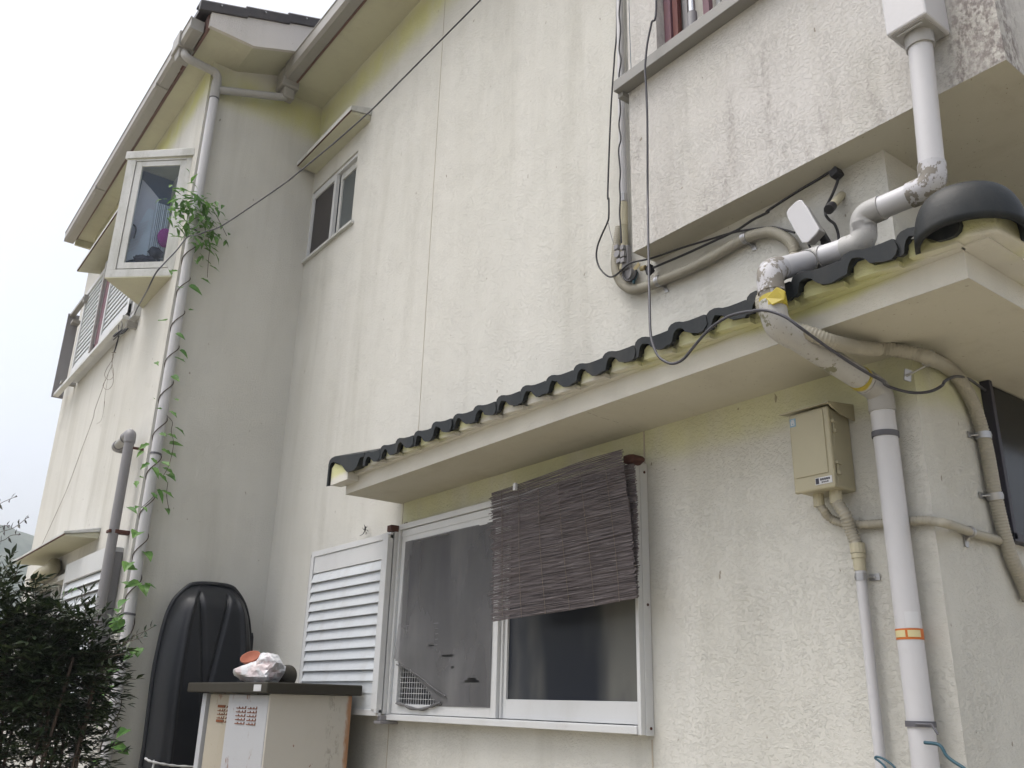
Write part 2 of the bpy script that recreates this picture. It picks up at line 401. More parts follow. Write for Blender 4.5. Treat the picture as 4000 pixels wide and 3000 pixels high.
# ================================================================= SETTING
g = G(); n = 60
for i in range(n+1):
    for j in range(n+1):
        u = (i/n*2-1); v = (j/n*2-1); x = math.copysign(abs(u)**2.2, u)*600; y = math.copysign(abs(v)**2.2, v)*600
        g.v.append((x, y, -.02+.03*noise.noise(Vector((x*.6, y*.6, 0)))))
for i in range(n):
    for j in range(n):
        a = i*(n+1)+j; g.f.append((a, a+n+1, a+n+2, a+1)); g.sm.append(True)
part("ground", g, M_ground, kind='structure')
g = G(); n = 70; m_ = 26
for i in range(n+1):
    for j in range(m_+1):
        y = -160+i*6.0; x = -420+j*7.0; t = j/m_
        ridge = 58-.20*(y-20)+9*noise.noise(Vector((y*.018, 3, 0)))+2.2*noise.noise(Vector((y*.12, x*.1, 7)))
        prof = math.sin(min(1, (1-t)*1.55)*math.pi/2)
        g.v.append((x, y, max(-1, ridge*prof+2.5*noise.noise(Vector((x*.09, y*.09, 0)))*prof)))
for i in range(n):
    for j in range(m_):
        a = i*(m_+1)+j; g.f.append((a, a+m_+1, a+m_+2, a+1)); g.sm.append(True)
part("hill", g, M_hill, kind='structure')

# ================================================================= HOUSE
XI, YW, XC, YM = -5.681, 1.424, -1.196, 2.3
house = thing('house', 'two-storey cream stucco house with stained walls, black tiled canopy and white louvred windows', 'house', (-4, 3.5, 0))
# main wall with real openings
g = G(); KW = (-3.925, -2.246, 1.53, 2.425); SW = (-5.66, -4.943, 4.648, 5.225)
wall_holes(g, 'Y', YM, XI, XC, 0, 6.0, [KW, SW], .12)
g.add([(XC, YM, 0), (XC, 7, 0), (XC, 7, 6), (XC, YM, 6)], [(0, 1, 2, 3)])
g.add([(XI, YM, 0), (XI, YW, 0), (XI, YW, 6.0), (XI, YM, 6.25)], [(0, 1, 2, 3)])
part('wall', g, M_wall, house)
g = G()
BW = (-6.46, -5.87, 4.33, 5.22); LW = (-8.33, -6.99, 1.35, 2.37)
wall_holes(g, 'Y', YW, -9.085, XI, 0, 6.0, [BW, LW], .1)
g.add([(-9.085, YW, 0), (-9.085, 6, 0), (-9.085, 6, 6.2), (-9.085, YW, 6.2)], [(0, 1, 2, 3)])
part('wall', g, M_wing, house, 'streaked cream stucco front of the projecting wing')
g = G(); g.box(-3.885, -3.8815, YM-.0015, YM+.01, 2.9, 6.0); part('wall_joint', g, M_groove, house)
g = G(); g.box(-3.990, -3.984, YM-.0015, YM+.01, .2, 1.50); part('wall_joint', g, M_groove, house)
g = G(); g.box(-3.990, -3.984, YM-.0015, YM+.01, 2.44, 2.568); part('wall_joint', g, M_groove, house)
g = G(); g.box(-2.252, -2.245, YM-.0015, YM+.01, .2, 1.50); part('wall_joint', g, M_groove, house); g = G(); g.box(-2.252, -2.245, YM-.0015, YM+.01, 2.44, 2.568); part('wall_joint', g, M_groove, house)

# balcony / upper bay front
YB, XB0, XB1, ZB = 2.18, -2.165, -.769, 3.237
BH = (-2.002, -.95, 4.03, 5.3)
g = G(); wall_holes(g, 'Y', YB, XB0, XB1, ZB, 6.0, [BH], .07)
g.add([(XB0, YB, ZB), (XB0, YM, ZB), (XB0, YM, 6), (XB0, YB, 6)], [(0, 1, 2, 3)])
g.add([(XB1, YB, ZB), (XB1, 7, ZB), (XB1, 7, 6), (XB1, YB, 6)], [(0, 1, 2, 3)])
part('balcony_wall', g, M_balc, house, 'balcony front with dark mould streaks')
g = G(); g.add([(XB0, YB, ZB), (XB1, YB, ZB), (XB1, 7, ZB), (XB0, 7, ZB)], [(0, 1, 2, 3)])
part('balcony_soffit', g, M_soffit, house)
g = G(); g.box(-2.20, XB1+.02, 2.125, YB, 3.972, 4.024); g.box(-2.20, -2.17, 2.15, 2.26, 3.95, 3.972)
part('sill_trim', g, M_trim, house, bev=.003)

# eaves
def slope_roof(g, x0, x1, yf, zf, yb, zb, th=.04):
    g.add([(x0, yf, zf), (x1, yf, zf), (x1, yb, zb), (x0, yb, zb), (x0, yf, zf+th), (x1, yf, zf+th), (x1, yb, zb+th), (x0, yb, zb+th)],
          [(0, 1, 2, 3), (7, 6, 5, 4), (0, 4, 5, 1), (1, 5, 6, 2), (2, 6, 7, 3), (3, 7, 4, 0)])
g = G(); g.add([(XI, 2.012, 6.0), (-.3, 2.012, 6.0), (-.3, 2.4, 6.0), (XI, 2.4, 6.0)], [(0, 1, 2, 3)])
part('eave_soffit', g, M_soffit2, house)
g = G(); g.box(-5.66, -.3, 1.998, 2.012, 5.985, 6.12)
part('eave_fascia', g, M_brown, house)
g = G(); slope_roof(g, -5.66, -.3, 1.93, 6.11, 5, 7.3); part('roof', g, M_tilev, house)
# wing eave: flat part, then rising along the verge
XV = -5.355; YE, YK, PI_ = 1.285, 1.597, .385
g = G(); XL = -9.25
g.add([(XL, YE, 6.0), (XV, YE, 6.0), (XV, YK, 6.0), (XL, YK, 6.0)], [(0, 1, 2, 3)])
g.add([(XL, YK, 6.0), (XV, YK, 6.0), (XV, 5, 6.0+(5-YK)*PI_), (XL, 5, 6.0+(5-YK)*PI_)], [(0, 1, 2, 3)])
part('eave_soffit', g, M_soffit2, house)
g = G()
zt = lambda y: 6.115+(y-1.27)*PI_
g.prism([(XV, YE-.012, 6.0), (XV, YK, 5.997), (XV, 5, 5.997+(5-YK)*PI_), (XV, 5, zt(5)), (XV, YE-.012, zt(YE-.012))], (.03, 0, 0))
part('bargeboard', g, M_verge, house, 'pale stucco bargeboard at the end of the wing roof')
g = G(); g.prism([(XL-.03, YE-.012, 5.93), (XL-.03, YK, 5.93), (XL-.03, 5, 6+(5-YK)*PI_), (XL-.03, 5, zt(5)), (XL-.03, YE-.012, zt(YE-.012))], (.03, 0, 0))
part('bargeboard', g, M_soffit2, house)
g = G(); g.box(XL, XV, YE-.02, YE, 5.985, 6.115); 
part('eave_fascia', g, M_brown, house)
g = G()   # rusty drip edge with gaps under the wing gutter
x = XL+.05
g.box(XL+.05, XV-.4, YE-.030, YE-.022, 5.984, 5.992)
while x < XV-.4:
    l = random.uniform(.05, .16); g.box(x, x+l, YE-.034, YE-.0225, 5.970-random.random()*.006, 5.9845); x += l+random.uniform(.02, .09)
part('drip_edge', g, M_rustd, house)
g = G(); slope_roof(g, XL-.03, XV, 1.2, 6.12, 5, 6.12+3.8*PI_); part('roof', g, M_tilev, house)
g = G()   # verge tiles, each lapping the next
for k in range(9):
    y0 = 1.185+.31*k; z0 = zt(y0)+.002; L = .335
    pr = [(0, 0), (.012, .070), (0, .085), (-.1, .085), (-.1, .06), (-.03, .06), (-.03, 0)]
    a = [(XV+.045+u*1., y0, z0+w_) for u, w_ in pr]; lift = .016
    dz = L*PI_
    n_ = len(a)
    g.add(a+[(p[0]-.002, p[1]+L, p[2]+dz-lift) for p in a], [tuple(range(n_))[::-1], tuple(range(n_, 2*n_))]+[(i, (i+1) % n_, n_+(i+1) % n_, n_+i) for i in range(n_)])
part('verge_tiles', g, M_tilev, house, 'dark verge tiles edging the wing roof', bev=.004)
for k in range(4):
    y0 = 1.185+.31*k+.14; g = G(); g.tube([(XV+.055, y0, zt(y0)+.045), (XV+.063, y0, zt(y0)+.045)], .006, 8)
    part('tile_nail', g, M_clamp, house)

# gutters (parts of the house); the boxes they empty into belong to the drainpipe
def gutter(x0, x1, yi, yo, zb, zt_, mat, dz0=0):
    w_ = .003; prof = [(yi, zt_), (yi, zb), (yo+.022, zb), (yo, zb+.022), (yo, zt_), (yo-.006, zt_+.004), (yo-.006, zt_+.01), (yo+.004, zt_+.01), (yo+w_, zt_), (yo+w_, zb+.023), (yo+.023, zb+w_), (yi-w_, zb+w_), (yi-w_, zt_)]
    g = G(); g.prism([(x0, a, b+dz0) for a, b in prof], (x1-x0, 0, -dz0)); n_ = len(prof)
    g.box(x0-.003, x0, yo, yi, zb+dz0, zt_+dz0); g.box(x1, x1+.003, yo, yi, zb, zt_)
    j = x0+1.2
    while j < x1: g.box(j, j+.05, yo-.003, yi, zb-.004+dz0*(1-(j-x0)/(x1-x0)), zb+.03+dz0*(1-(j-x0)/(x1-x0))); j += 1.8
    return part('gutter', g, mat, house)
gutter(-5.50, -.3, 1.994, 1.905, 5.985, 6.10, M_gutter)
gutter(-9.22, -5.40, 1.255, 1.165, 5.975, 6.065, M_gutter, -.06)

# ---- tiled canopy over the kitchen window
YC, ZC, CX0, CX1 = 1.978, 2.568, -4.012, -.866
can = None
g = G()
g.box(CX0, CX1, YC, YC+.03, ZC, 2.705); g.box(CX0-.02, CX0+.2, YC+.002, YC+.03, 2.615, 2.70)
g.box(CX1-.03, CX1, YC+.03, 7, ZC, 2.705); g.box(CX0, CX0+.03, YC+.03, YM, ZC, 2.705)
part('canopy_fascia', g, M_fascia, house, 'pale fascia band along the canopy')
ZS = ZC-.001
g = G(); g.add([(CX0, YC, ZS), (CX1, YC, ZS), (CX1, 7, ZS), (XC, 7, ZS), (XC, YM, ZS), (CX0, YM, ZS)], [(0, 1, 2, 3, 4, 5)])
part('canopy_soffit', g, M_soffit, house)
crack = catmull([(-2.220,1.993,2.567),(-2.224,2.023,2.567),(-2.230,2.067,2.567),(-2.232,2.126,2.567),(-2.236,2.175,2.567),(-2.236,2.210,2.567),(-2.246,2.249,2.567),(-2.255,2.306,2.567)], 5)
g = G()
for a, b in zip(crack, crack[1:]):
    d = (b-a).normalized(); s_ = Vector((-d.y, d.x, 0))*.0011
    g.add([a-s_, a+s_, b+s_, b-s_], [(0, 1, 2, 3)])
part('soffit_crack', g, M_rustd, house)
PITCH, TX0, NT = .1507, -3.708, 19
def wav(u):          # top of one tile: rounded roll, then a nearly flat pan
    for (a, p), (b, q_) in zip(TOP, TOP[1:]):
        if a <= u <= b: return p+(q_-p)*(u-a)/(b-a)
    return .031
TOP = [(0, -.004), (.02, .020), (.06, .035), (.13, .0425), (.25, .0445), (.36, .041), (.46, .035), (.60, .032), (.80, .031), (1.0, .031)]
LIP = [(1.05, .020), (1.07, .000), (1.03, -.013), (.95, -.019), (.82, -.020), (.68, -.016), (.57, -.007), (.50, .003), (.44, .014), (.35, .020), (.26, .020), (.20, .013), (.165, .000), (.14, -.016), (.06, -.020), (.0, -.016)]
g = G()
for k in range(NT):
    x0 = TX0+k*PITCH; jy = random.uniform(-.005, .005); jz = random.uniform(-.003, .003)-.004*(1-min(1, k/8)); ym = 1.902+jy; zz = 2.668+jz
    rj = [random.uniform(-.0035, .0035) for _ in LIP]
    g.prism([(x0+u*PITCH, ym, zz+t_) for u, t_ in TOP]+[(x0+u*PITCH, ym, zz+t_+r_) for (u, t_), r_ in zip(LIP, rj)], (0, .018, .004))
    yb_ = min(2.297, 1.935+max(.03, -.80-(x0+PITCH)) )
    a = [(x0+u*PITCH, ym+.017, zz+t_+.003) for u, t_ in TOP]; sl_ = .36*(yb_-ym)
    g.add(a+[(x, yb_, z+sl_) for x, y, z in a], [(i, i+1, len(a)+i+1, len(a)+i) for i in range(len(a)-1)])
# left end tile with a drop flange
prof = [(-4.048, 2.607), (-4.080, 2.722), (-4.070, 2.742), (-4.048, 2.750), (-4.010, 2.751), (-3.86, 2.728), (-3.70, 2.706)]
prof = [(-4.080, 2.607)]+prof[1:]
inn = [(-4.064, 2.607), (-4.064, 2.705), (-4.052, 2.722), (-4.03, 2.726), (-3.93, 2.690), (-3.885, 2.655), (-3.86, 2.640), (-3.80, 2.640), (-3.765, 2.652), (-3.74, 2.69), (-3.70, 2.69)]
g.prism([(a, 1.902, b) for a, b in prof]+[(a, 1.902, b) for a, b in inn[::-1]], (0, .395, .14))
# side run of tiles beyond the corner
for k in range(30):
    y0 = 2.30+k*PITCH; xb = max(XC, -.80-(y0-1.93))
    a = [(-.775, y0+u*PITCH, 2.668+t_) for u, t_ in TOP]
    g.prism(a+[(-.775, y0+u*PITCH, 2.668+t_) for u, t_ in LIP], (-.018, 0, .004))
    a = [(-.79, y, z) for x, y, z in a]; sl_ = .36*(-.79-xb)
    g.add(a+[(xb, y, z+sl_) for x, y, z in a], [(i, i+1, len(a)+i+1, len(a)+i) for i in range(len(a)-1)])
part('canopy_tiles', g, M_tile, house, 'row of black glazed roof tiles along the canopy edge')
# mortar under the rolls
g = G()
for k in range(NT):
    x0 = TX0+k*PITCH
    g.prism([(x0+.018, 1.932, 2.65), (x0+.022, 1.932, 2.682), (x0+.034, 1.932, 2.692), (x0+.056, 1.932, 2.692), (x0+.08, 1.932, 2.664), (x0+.14, 1.932, 2.655), (x0+.14, 1.932, 2.64)], (0, .055, 0))
g.prism([(-4.062, 1.915, 2.612), (-4.062, 1.915, 2.70), (-4.03, 1.915, 2.72), (-3.93, 1.915, 2.685), (-3.88, 1.915, 2.65), (-3.88, 1.915, 2.612)], (0, .06, 0))
g.box(-4.0, -.86, 1.955, 1.9775, 2.64, 2.672); g.box(-.8655, -.80, 1.96, 7, 2.64, 2.672)
part('mortar_fill', g, M_fascia, house)
g = G(); g.box(-4.05, XC, YM-.012, YM-.001, 2.80, 2.885); part('flashing', g, M_brown, house)
# hooded corner ridge tile
g = G(); hc = Vector((-.838, 1.962, 2.650)); sx = Vector((.825, .565, 0)); ax = Vector((.565, -.825, 0)); NA, NB = 44, 14; vs = []
for b in range(NB):
    ph = b/(NB-1)*.97*math.pi/2; rr = math.cos(ph)**.5; hz = math.sin(ph)**.95*.128
    for a in range(NA):
        th = 2*math.pi*a/NA; fr = max(0, math.sin(th)); z0 = .014*fr**1.2
        vs.append(hc+sx*(math.cos(th)*.116*rr)+ax*(math.sin(th)*(.082 if fr > 0 else .16)*rr)+Vector((0, 0, z0*(1-b/(NB-1))+hz)))
fs = [(b*NA+a, b*NA+(a+1) % NA, (b+1)*NA+(a+1) % NA, (b+1)*NA+a) for b in range(NB-1) for a in range(NA)]
fs.append(tuple((NB-1)*NA+a for a in range(NA)))
g.add(vs, fs, True)
part('corner_ridge_tile', g, M_tile, house, 'big rounded black hood tile on the canopy corner', solid=.012)
g = G(); g.prism([(-.955, 1.950, 2.645), (-.835, 1.925, 2.645), (-.775, 1.955, 2.645), (-.765, 2.06, 2.645), (-.80, 2.15, 2.645), (-.95, 2.15, 2.645)], (0, 0, .052)); part('mortar_fill', g, M_fascia, house, bev=.006)

# ---- kitchen window (frame proud of the wall)
def prt(name, parent, mat, *boxes, bev=.0015, label=None):
    g = G()
    for b in boxes: g.box(*b)
    return part(name, g, mat, parent, label, bev)
kw = thing('kitchen_window', '', '', (-3.07, 2.25, 1.5)); kw.parent = None
for k_ in ('label', 'category'): del kw[k_]
kw.parent = house; kw.location = Vector((-3.07, 2.25, 1.5))-Vector(house.location)
kw['label'] = 'wide white sliding window under the canopy, torn screen on its left half'
prt('frame', kw, M_white, (-3.94, -2.256, 2.246, 2.33, 1.518, 1.542), (-3.94, -2.256, 2.240, 2.33, 2.408, 2.436),
    (-3.942, -3.915, 2.222, 2.33, 1.542, 2.408), (-3.912, -3.896, 2.238, 2.33, 1.542, 2.408),
    (-2.256, -2.240, 2.242, 2.2985, 1.514, 2.437), (-2.2395, -2.2365, 2.262, 2.2985, 1.512, 2.440), (-3.895, -2.256, 2.250, 2.33, 2.372, 2.406))
prt('sill', kw, M_white, (-3.935, -2.256, 2.236, 2.2455, 1.516, 1.540))
for z_ in (1.535, 1.935, 2.405): g = G(); g.tube([(-2.2365, 2.283, z_), (-2.234, 2.283, z_)], .005, 8); part('screw', g, M_rustd, kw)
ls = prt('sash', kw, M_white, (-3.893, -3.853, 2.252, 2.272, 1.545, 2.372), (-3.105, -3.066, 2.252, 2.272, 1.545, 2.372),
    (-3.853, -3.105, 2.252, 2.272, 1.545, 1.586), (-3.853, -3.105, 2.252, 2.272, 2.34, 2.372), label='left sliding screen sash')
# insect screen: torn at the lower left, slack cloth hanging
g = G(); nx, nz = 74, 78; sx0, sx1, sz0, sz1 = -3.858, -3.10, 1.583, 2.345
tear = lambda x, z: (x < -3.46) and (z < 1.585+.20*max(0, (-3.50-x)/.35)**.8)
slits = [(-3.565, 1.838, .030, .006, .1), (-3.43, 1.795, .045, .007, 0), (-3.23, 1.688, .052, .009, 0), (-3.745, 1.735, .018, .005, 0), (-3.70, 1.705, .016, .004, 0), (-3.385, 1.745, .012, .003, 0)]
idx = {}
for i in range(nx+1):
    for j in range(nz+1):
        x = sx0+(sx1-sx0)*i/nx; z = sz0+(sz1-sz0)*j/nz
        y = 2.2495-.006*noise.noise(Vector((x*7, z*5, 0)))-(.02*max(0, 1-abs(x+3.85)/.25)*max(0, 1-abs(z-1.80)/.3))
        idx[i, j] = len(g.v); g.v.append((x, y, z))
for i in range(nx):
    for j in range(nz):
        x = sx0+(sx1-sx0)*(i+.5)/nx; z = sz0+(sz1-sz0)*(j+.5)/nz
        if tear(x, z) or any(((x-a)/c)**2+((z-b-.3*(x-a)*0)/d)**2 < 1 for a, b, c, d, e in slits): continue
        g.f.append((idx[i, j], idx[i+1, j], idx[i+1, j+1], idx[i, j+1])); g.sm.append(True)
part('insect_screen', g, M_screen, ls, 'dusty grey screen torn open at the lower left')
g = G()
hang = catmull([(-3.838,2.244,1.591),(-3.774,2.244,1.586),(-3.711,2.244,1.573),(-3.611,2.244,1.569),(-3.545,2.244,1.580),(-3.490,2.244,1.592),(-3.454,2.244,1.598)], 6)
g.tube(hang, [.004+.004*abs(math.sin(i*.4)) for i in range(len(hang))], 8)
fl = catmull([(-3.854,2.243,1.763),(-3.772,2.243,1.746),(-3.697,2.243,1.725),(-3.614,2.243,1.697),(-3.553,2.243,1.670),(-3.494,2.243,1.648),(-3.418,2.243,1.625)], 6)
g.tube(fl, .0035, 8); part('screen_rag', g, M_screen, ls)
g = G()   # white wire grid inside
for k in range(15): x = -3.84+k*.021; g.tube([(x, 2.262, 1.56), (x+.002*math.sin(k), 2.262, 1.95-.012*k)], .0012, 5)
for k in range(17): z = 1.565+k*.0235; g.tube([(-3.845, 2.264, z), (-3.54, 2.264, z-.002)], .0012, 5)
part('wire_grid', g, M_white, kw)
rs = prt('sash', kw, M_white, (-3.068, -3.034, 2.278, 2.305, 1.545, 2.372), (-2.292, -2.262, 2.278, 2.305, 1.545, 2.372),
    (-3.034, -2.292, 2.278, 2.305, 1.545, 1.618), (-3.034, -2.292, 2.278, 2.305, 2.34, 2.372), (-3.064, -3.052, 2.268, 2.278, 1.545, 2.372), label='right sliding sash with obscured glass')
prt('pane', rs, M_pane, (-3.034, -2.292, 2.288, 2.293, 1.618, 2.34), bev=0)
prt('pane', kw, M_pane, (-3.90, -3.07, 2.312, 2.318, 1.54, 2.40), (-3.90, -3.80, 2.306, 2.3115, 1.54, 2.40), bev=0)
prt('pane_backing', kw, M_room, (-3.94, -2.20, 2.40, 2.41, 1.50, 2.45), bev=0)
# louvred shutter slid to the left
sh = prt('shutter', kw, M_white, (-4.822, -3.918, 2.198, 2.215, 2.365, 2.396), (-4.822, -3.918, 2.198, 2.215, 1.532, 1.560),
    (-4.822, -4.786, 2.196, 2.215, 1.56, 2.365), (-3.985, -3.945, 2.192, 2.215, 1.56, 2.365), (-3.942, -3.918, 2.185, 2.215, 1.545, 2.385),
    (-4.80, -3.98, 2.214, 2.22, 1.56, 2.36), (-4.786, -3.985, 2.203, 2.213, 2.27, 2.364), label='white louvred sliding shutter beside the kitchen window')
prt('shutter_edge', kw, M_grey, (-4.846, -4.826, 2.205, 2.24, 1.55, 2.385), (-4.84, -3.93, 2.222, 2.29, 1.555, 2.38))
g = G(); g.box(-4.786, -3.985, 2.203, 2.213, 1.56, 1.69); g.box(-4.786, -3.985, 2.200, 2.203, 1.632, 1.640)
for k in range(11):
    zc = 2.262-k*.0527
    g.prism([(-4.785, 2.2135, zc+.004), (-4.785, 2.209, zc+.004), (-4.785, 2.194, zc-.043), (-4.785, 2.194, zc-.0465), (-4.785, 2.199, zc-.0465), (-4.785, 2.2135, zc)], (.80, 0, 0))
part('slats', g, M_slat, sh)
g = G()
for k in range(13): zc = 2.262-k*.0527; g.prism([(-3.906, 2.26, zc+.004), (-3.906, 2.25, zc+.004), (-3.906, 2.243, zc-.045), (-3.906, 2.26, zc-.04)], (.012, 0, 0))
part('slats', g, M_slat, kw)
prt('corner_bracket', kw, M_rustd, (-3.955, -3.912, 2.195, 2.29, 2.40, 2.432), (-3.905, -3.88, 2.26, 2.298, 2.436, 2.448), bev=.003)
prt('corner_bracket', kw, M_grey, (-3.96, -3.90, 2.20, 2.298, 1.498, 1.512), (-3.935, -3.905, 2.205, 2.26, 1.512, 1.535), bev=.003)

# ---- small upper window with its little hood
def sub(name, base, label):
    o = bpy.data.objects.new(name, None); COL.objects.link(o); o.parent = house; o.location = Vector(base)-Vector(house.location); o['label'] = label; return o
uw = sub('upper_window', (-5.3, 2.3, 4.6), 'small white sliding window high on the main wall')
prt('frame', uw, M_white, (-5.658, -4.945, 2.296, 2.36, 4.642, 4.668), (-5.652, -5.634, 2.296, 2.36, 4.668, 5.20), (-5.652, -4.945, 2.31, 2.36, 5.195, 5.222))
prt('sash', uw, M_white, (-5.297, -5.262, 2.302, 2.33, 4.668, 5.195), (-5.634, -5.297, 2.302, 2.33, 5.155, 5.195), (-5.634, -5.297, 2.302, 2.33, 4.668, 4.676), (-5.634, -5.628, 2.302, 2.33, 4.676, 5.155))
prt('sash', uw, M_whited, (-5.258, -5.225, 2.335, 2.36, 4.668, 5.195), (-5.225, -4.95, 2.335, 2.36, 5.14, 5.195), (-5.225, -4.95, 2.335, 2.36, 4.668, 4.69))
prt('pane', uw, M_pane3, (-5.628, -5.297, 2.314, 2.318, 4.676, 5.155), bev=0)
prt('pane', uw, M_pane2, (-5.225, -4.95, 2.346, 2.35, 4.69, 5.14), bev=0)
prt('sill', uw, M_whited, (-5.676, -4.90, 2.275, 2.2995, 4.622, 4.642))
prt('pane_backing', uw, M_room, (-5.67, -4.95, 2.40, 2.41, 4.6, 5.25), bev=0)
def hood(x0, x1, yw, yf, zw, zf, th, name_label, mat=M_whited, drop=0):
    h = sub('window_hood', ((x0+x1)/2, yw, zw), name_label)
    g = G(); g.prism([(x0, yw-.001, zw), (x0, yf, zf), (x0, yf, zf+th), (x0, yw-.001, zw+th+drop)], (x1-x0, 0, 0))
    part('hood_cap', g, mat, h, bev=.002)
    g = G(); g.prism([(x0+.012, yw-.001, zw-.002), (x0+.012, yf+.01, zf-.002), (x0+.012, yf+.01, zf-.012), (x0+.012, yw-.001, zw-.045)], (x1-x0-.024, 0, 0))
    part('hood_soffit', g, M_soffit2, h)
    g = G(); g.box(x0+.004, x1-.004, yf+.002, yf+.01, zf-.006, zf+.001); part('drip_edge', g, M_rustd, h)
    return h
hood(-5.655, -4.78, YM, 2.142, 5.425, 5.395, .034, 'shallow white hood over the small upper window', drop=.02)

# ---- upper right window behind the balcony sill: maroon rails and a steel pole
gw = sub('railed_window', (-1.5, 2.22, 4.03), 'window with faded maroon rails and a steel pole at the top right')
prt('rail', gw, M_purple, (-2.0, -1.965, 2.225, 2.25, 4.03, 5.2)); prt('rail', gw, M_maroon, (-1.962, -1.935, 2.235, 2.26, 4.09, 5.2))
prt('bottom_rail', gw, M_purple, (-1.962, -.95, 2.215, 2.245, 4.085, 4.112)); prt('bottom_rail', gw, M_rustd, (-1.965, -.95, 2.225, 2.25, 4.05, 4.085))
prt('rail', gw, M_purple, (-1.805, -1.775, 2.235, 2.26, 4.112, 5.2)); prt('rail', gw, M_maroon, (-1.66, -1.625, 2.235, 2.26, 4.112, 5.2)); prt('rail', gw, M_maroon, (-1.60, -1.555, 2.245, 2.27, 4.112, 5.2))
for x_ in (-1.47, -1.33, -1.19, -1.05): prt('rail', gw, M_purple, (x_, x_+.03, 2.235, 2.26, 4.112, 5.2))
g = G(); g.tube([(-1.845, 2.218, 4.17), (-1.845, 2.218, 5.2)], .014, 16); part('pole', g, M_chrome, gw)
g = G(); g.tube([(-1.845, 2.218, 4.10), (-1.845, 2.218, 4.175)], .019, 16); part('pole_cap', g, M_grey, gw)
prt('frame', gw, M_grey, (-1.93, -1.905, 2.26, 2.30, 4.06, 5.2), bev=0)
prt('frame', gw, M_white, (-1.775, -1.755, 2.28, 2.31, 4.06, 5.2), bev=0)
prt('back_panel', gw, M_whited, (-2.1, -.9, 2.40, 2.41, 3.98, 5.3), bev=0)
g = G()
for k in range(26): g.prism([(-1.755, 2.30, 4.06+k*.045), (-1.755, 2.335, 4.075+k*.045), (-1.755, 2.335, 4.082+k*.045), (-1.755, 2.30, 4.067+k*.045)], (.8, 0, 0))
part('slats', g, M_whited, gw)

# ---- dark transom window on the entrance side
tw = sub('transom_window', (XC, 3.2, 2.1), 'dark glazed opening under the canopy at the right edge')
prt('pane', tw, M_darkglass, (XC+.012, XC+.016, 2.70, 4.2, 2.10, 2.56), bev=0)
prt('frame', tw, M_ink, (XC, XC+.03, 2.685, 2.705, 2.08, 2.566), (XC, XC+.03, 2.685, 4.2, 2.075, 2.10))

# ---- triangular bay window on the wing
bw = sub('bay_window', (-6.13, 1.2, 4.29), 'small three-cornered bay window with mouldy white frame')
A_, B_, C_ = Vector((-6.137, 1.066, 0)), Vector((-5.80, 1.4235, 0)), Vector((-6.49, 1.4235, 0))
D_ = (B_-A_).normalized(); LB = (B_-A_).length; N_ = Vector((D_.y, -D_.x, 0))
def bay_slab(z0, z1, grow=0):
    a = A_+Vector((-.3, -1, 0)).normalized()*grow; b = B_+D_*grow+N_*grow; c = C_+Vector((-grow, 0, 0)); b.y = min(b.y, YW-.001); c.y = YW-.001
    g = G(); g.prism([(a.x, a.y, z0), (b.x, b.y, z0), (c.x, c.y, z0)], (0, 0, z1-z0)); return g
part('base', bay_slab(4.296, 4.352), M_whited, bw, bev=.002)
part('base', bay_slab(4.288, 4.2955), M_soffit2, bw)
part('cap', bay_slab(5.245, 5.305, .018), M_whited, bw, bev=.003)
part('base', bay_slab(5.238, 5.2445), M_soffit2, bw)
def fp(u0, u1, z0, z1, d0, d1):     # box on the angled face
    p = A_+D_*u0; q_ = A_+D_*u1
    v = [p+N_*d0, q_+N_*d0, q_+N_*d1, p+N_*d1]; return [(v[i].x, v[i].y, z0) for i in range(4)]
def face_boxes(name, mat, lst, bev=.0015, label=None):
    g = G()
    for u0, u1, z0, z1, d0, d1 in lst: g.prism(fp(u0, u1, z0, z1, d0, d1), (0, 0, z1-z0))
    return part(name, g, mat, bw, label, bev)
face_boxes('frame', M_whited, [(0, .068, 4.352, 5.238, -.03, 0), (.447, LB, 4.352, 5.238, -.03, 0), (.068, .447, 5.225, 5.238, -.03, 0)])
face_boxes('sash', M_whited, [(.071, .118, 4.362, 5.222, -.028, -.006), (.405, .444, 4.362, 5.222, -.028, -.006), (.118, .405, 4.362, 4.408, -.028, -.006), (.118, .405, 5.182, 5.222, -.028, -.006)])
face_boxes('pane', M_clear, [(.118, .405, 4.408, 5.182, -.020, -.017)], 0)
g = G(); g.prism([(A_.x-.001, A_.y+.01, 4.352), (C_.x, C_.y, 4.352), (C_.x+.02, C_.y, 4.352), (A_.x+.01, A_.y+.03, 4.352)], (0, 0, .89)); part('side_panel', g, M_whited, bw)
# things seen through the glass
def card(name, poly, mat, th=.004): g = G(); g.prism(poly, (-th, 0, 0)); return part(name, g, mat, bw)
card('room_back', [(-6.205, 1.135, 4.355), (-6.205, 1.42, 4.355), (-6.205, 1.42, 5.237), (-6.205, 1.135, 5.237)], M_room)
card('inner_board', [(-6.190,1.200,5.155),(-6.190,1.265,5.107),(-6.190,1.338,5.043),(-6.190,1.326,4.936),(-6.190,1.336,4.766),(-6.190,1.212,4.628),(-6.190,1.181,4.617)], M_boardg)
card('blind', [(-6.180,1.270,4.929),(-6.180,1.281,4.940),(-6.180,1.319,4.933),(-6.180,1.330,4.913),(-6.180,1.352,4.589),(-6.180,1.186,4.477),(-6.180,1.196,4.656),(-6.180,1.231,4.790)], M_curtain)
for k in range(9):
    a = Vector((-6.160,1.312,4.994))+Vector((0, .0125*k, 0)); b = Vector((-6.160,1.319,4.560))+Vector((0, .0125*k, 0))
    g = G(); g.tube([a, b], .004+.0015*(k % 2), 6); part('curtain_fold', g, M_curtain if k % 3 else M_slat, bw)
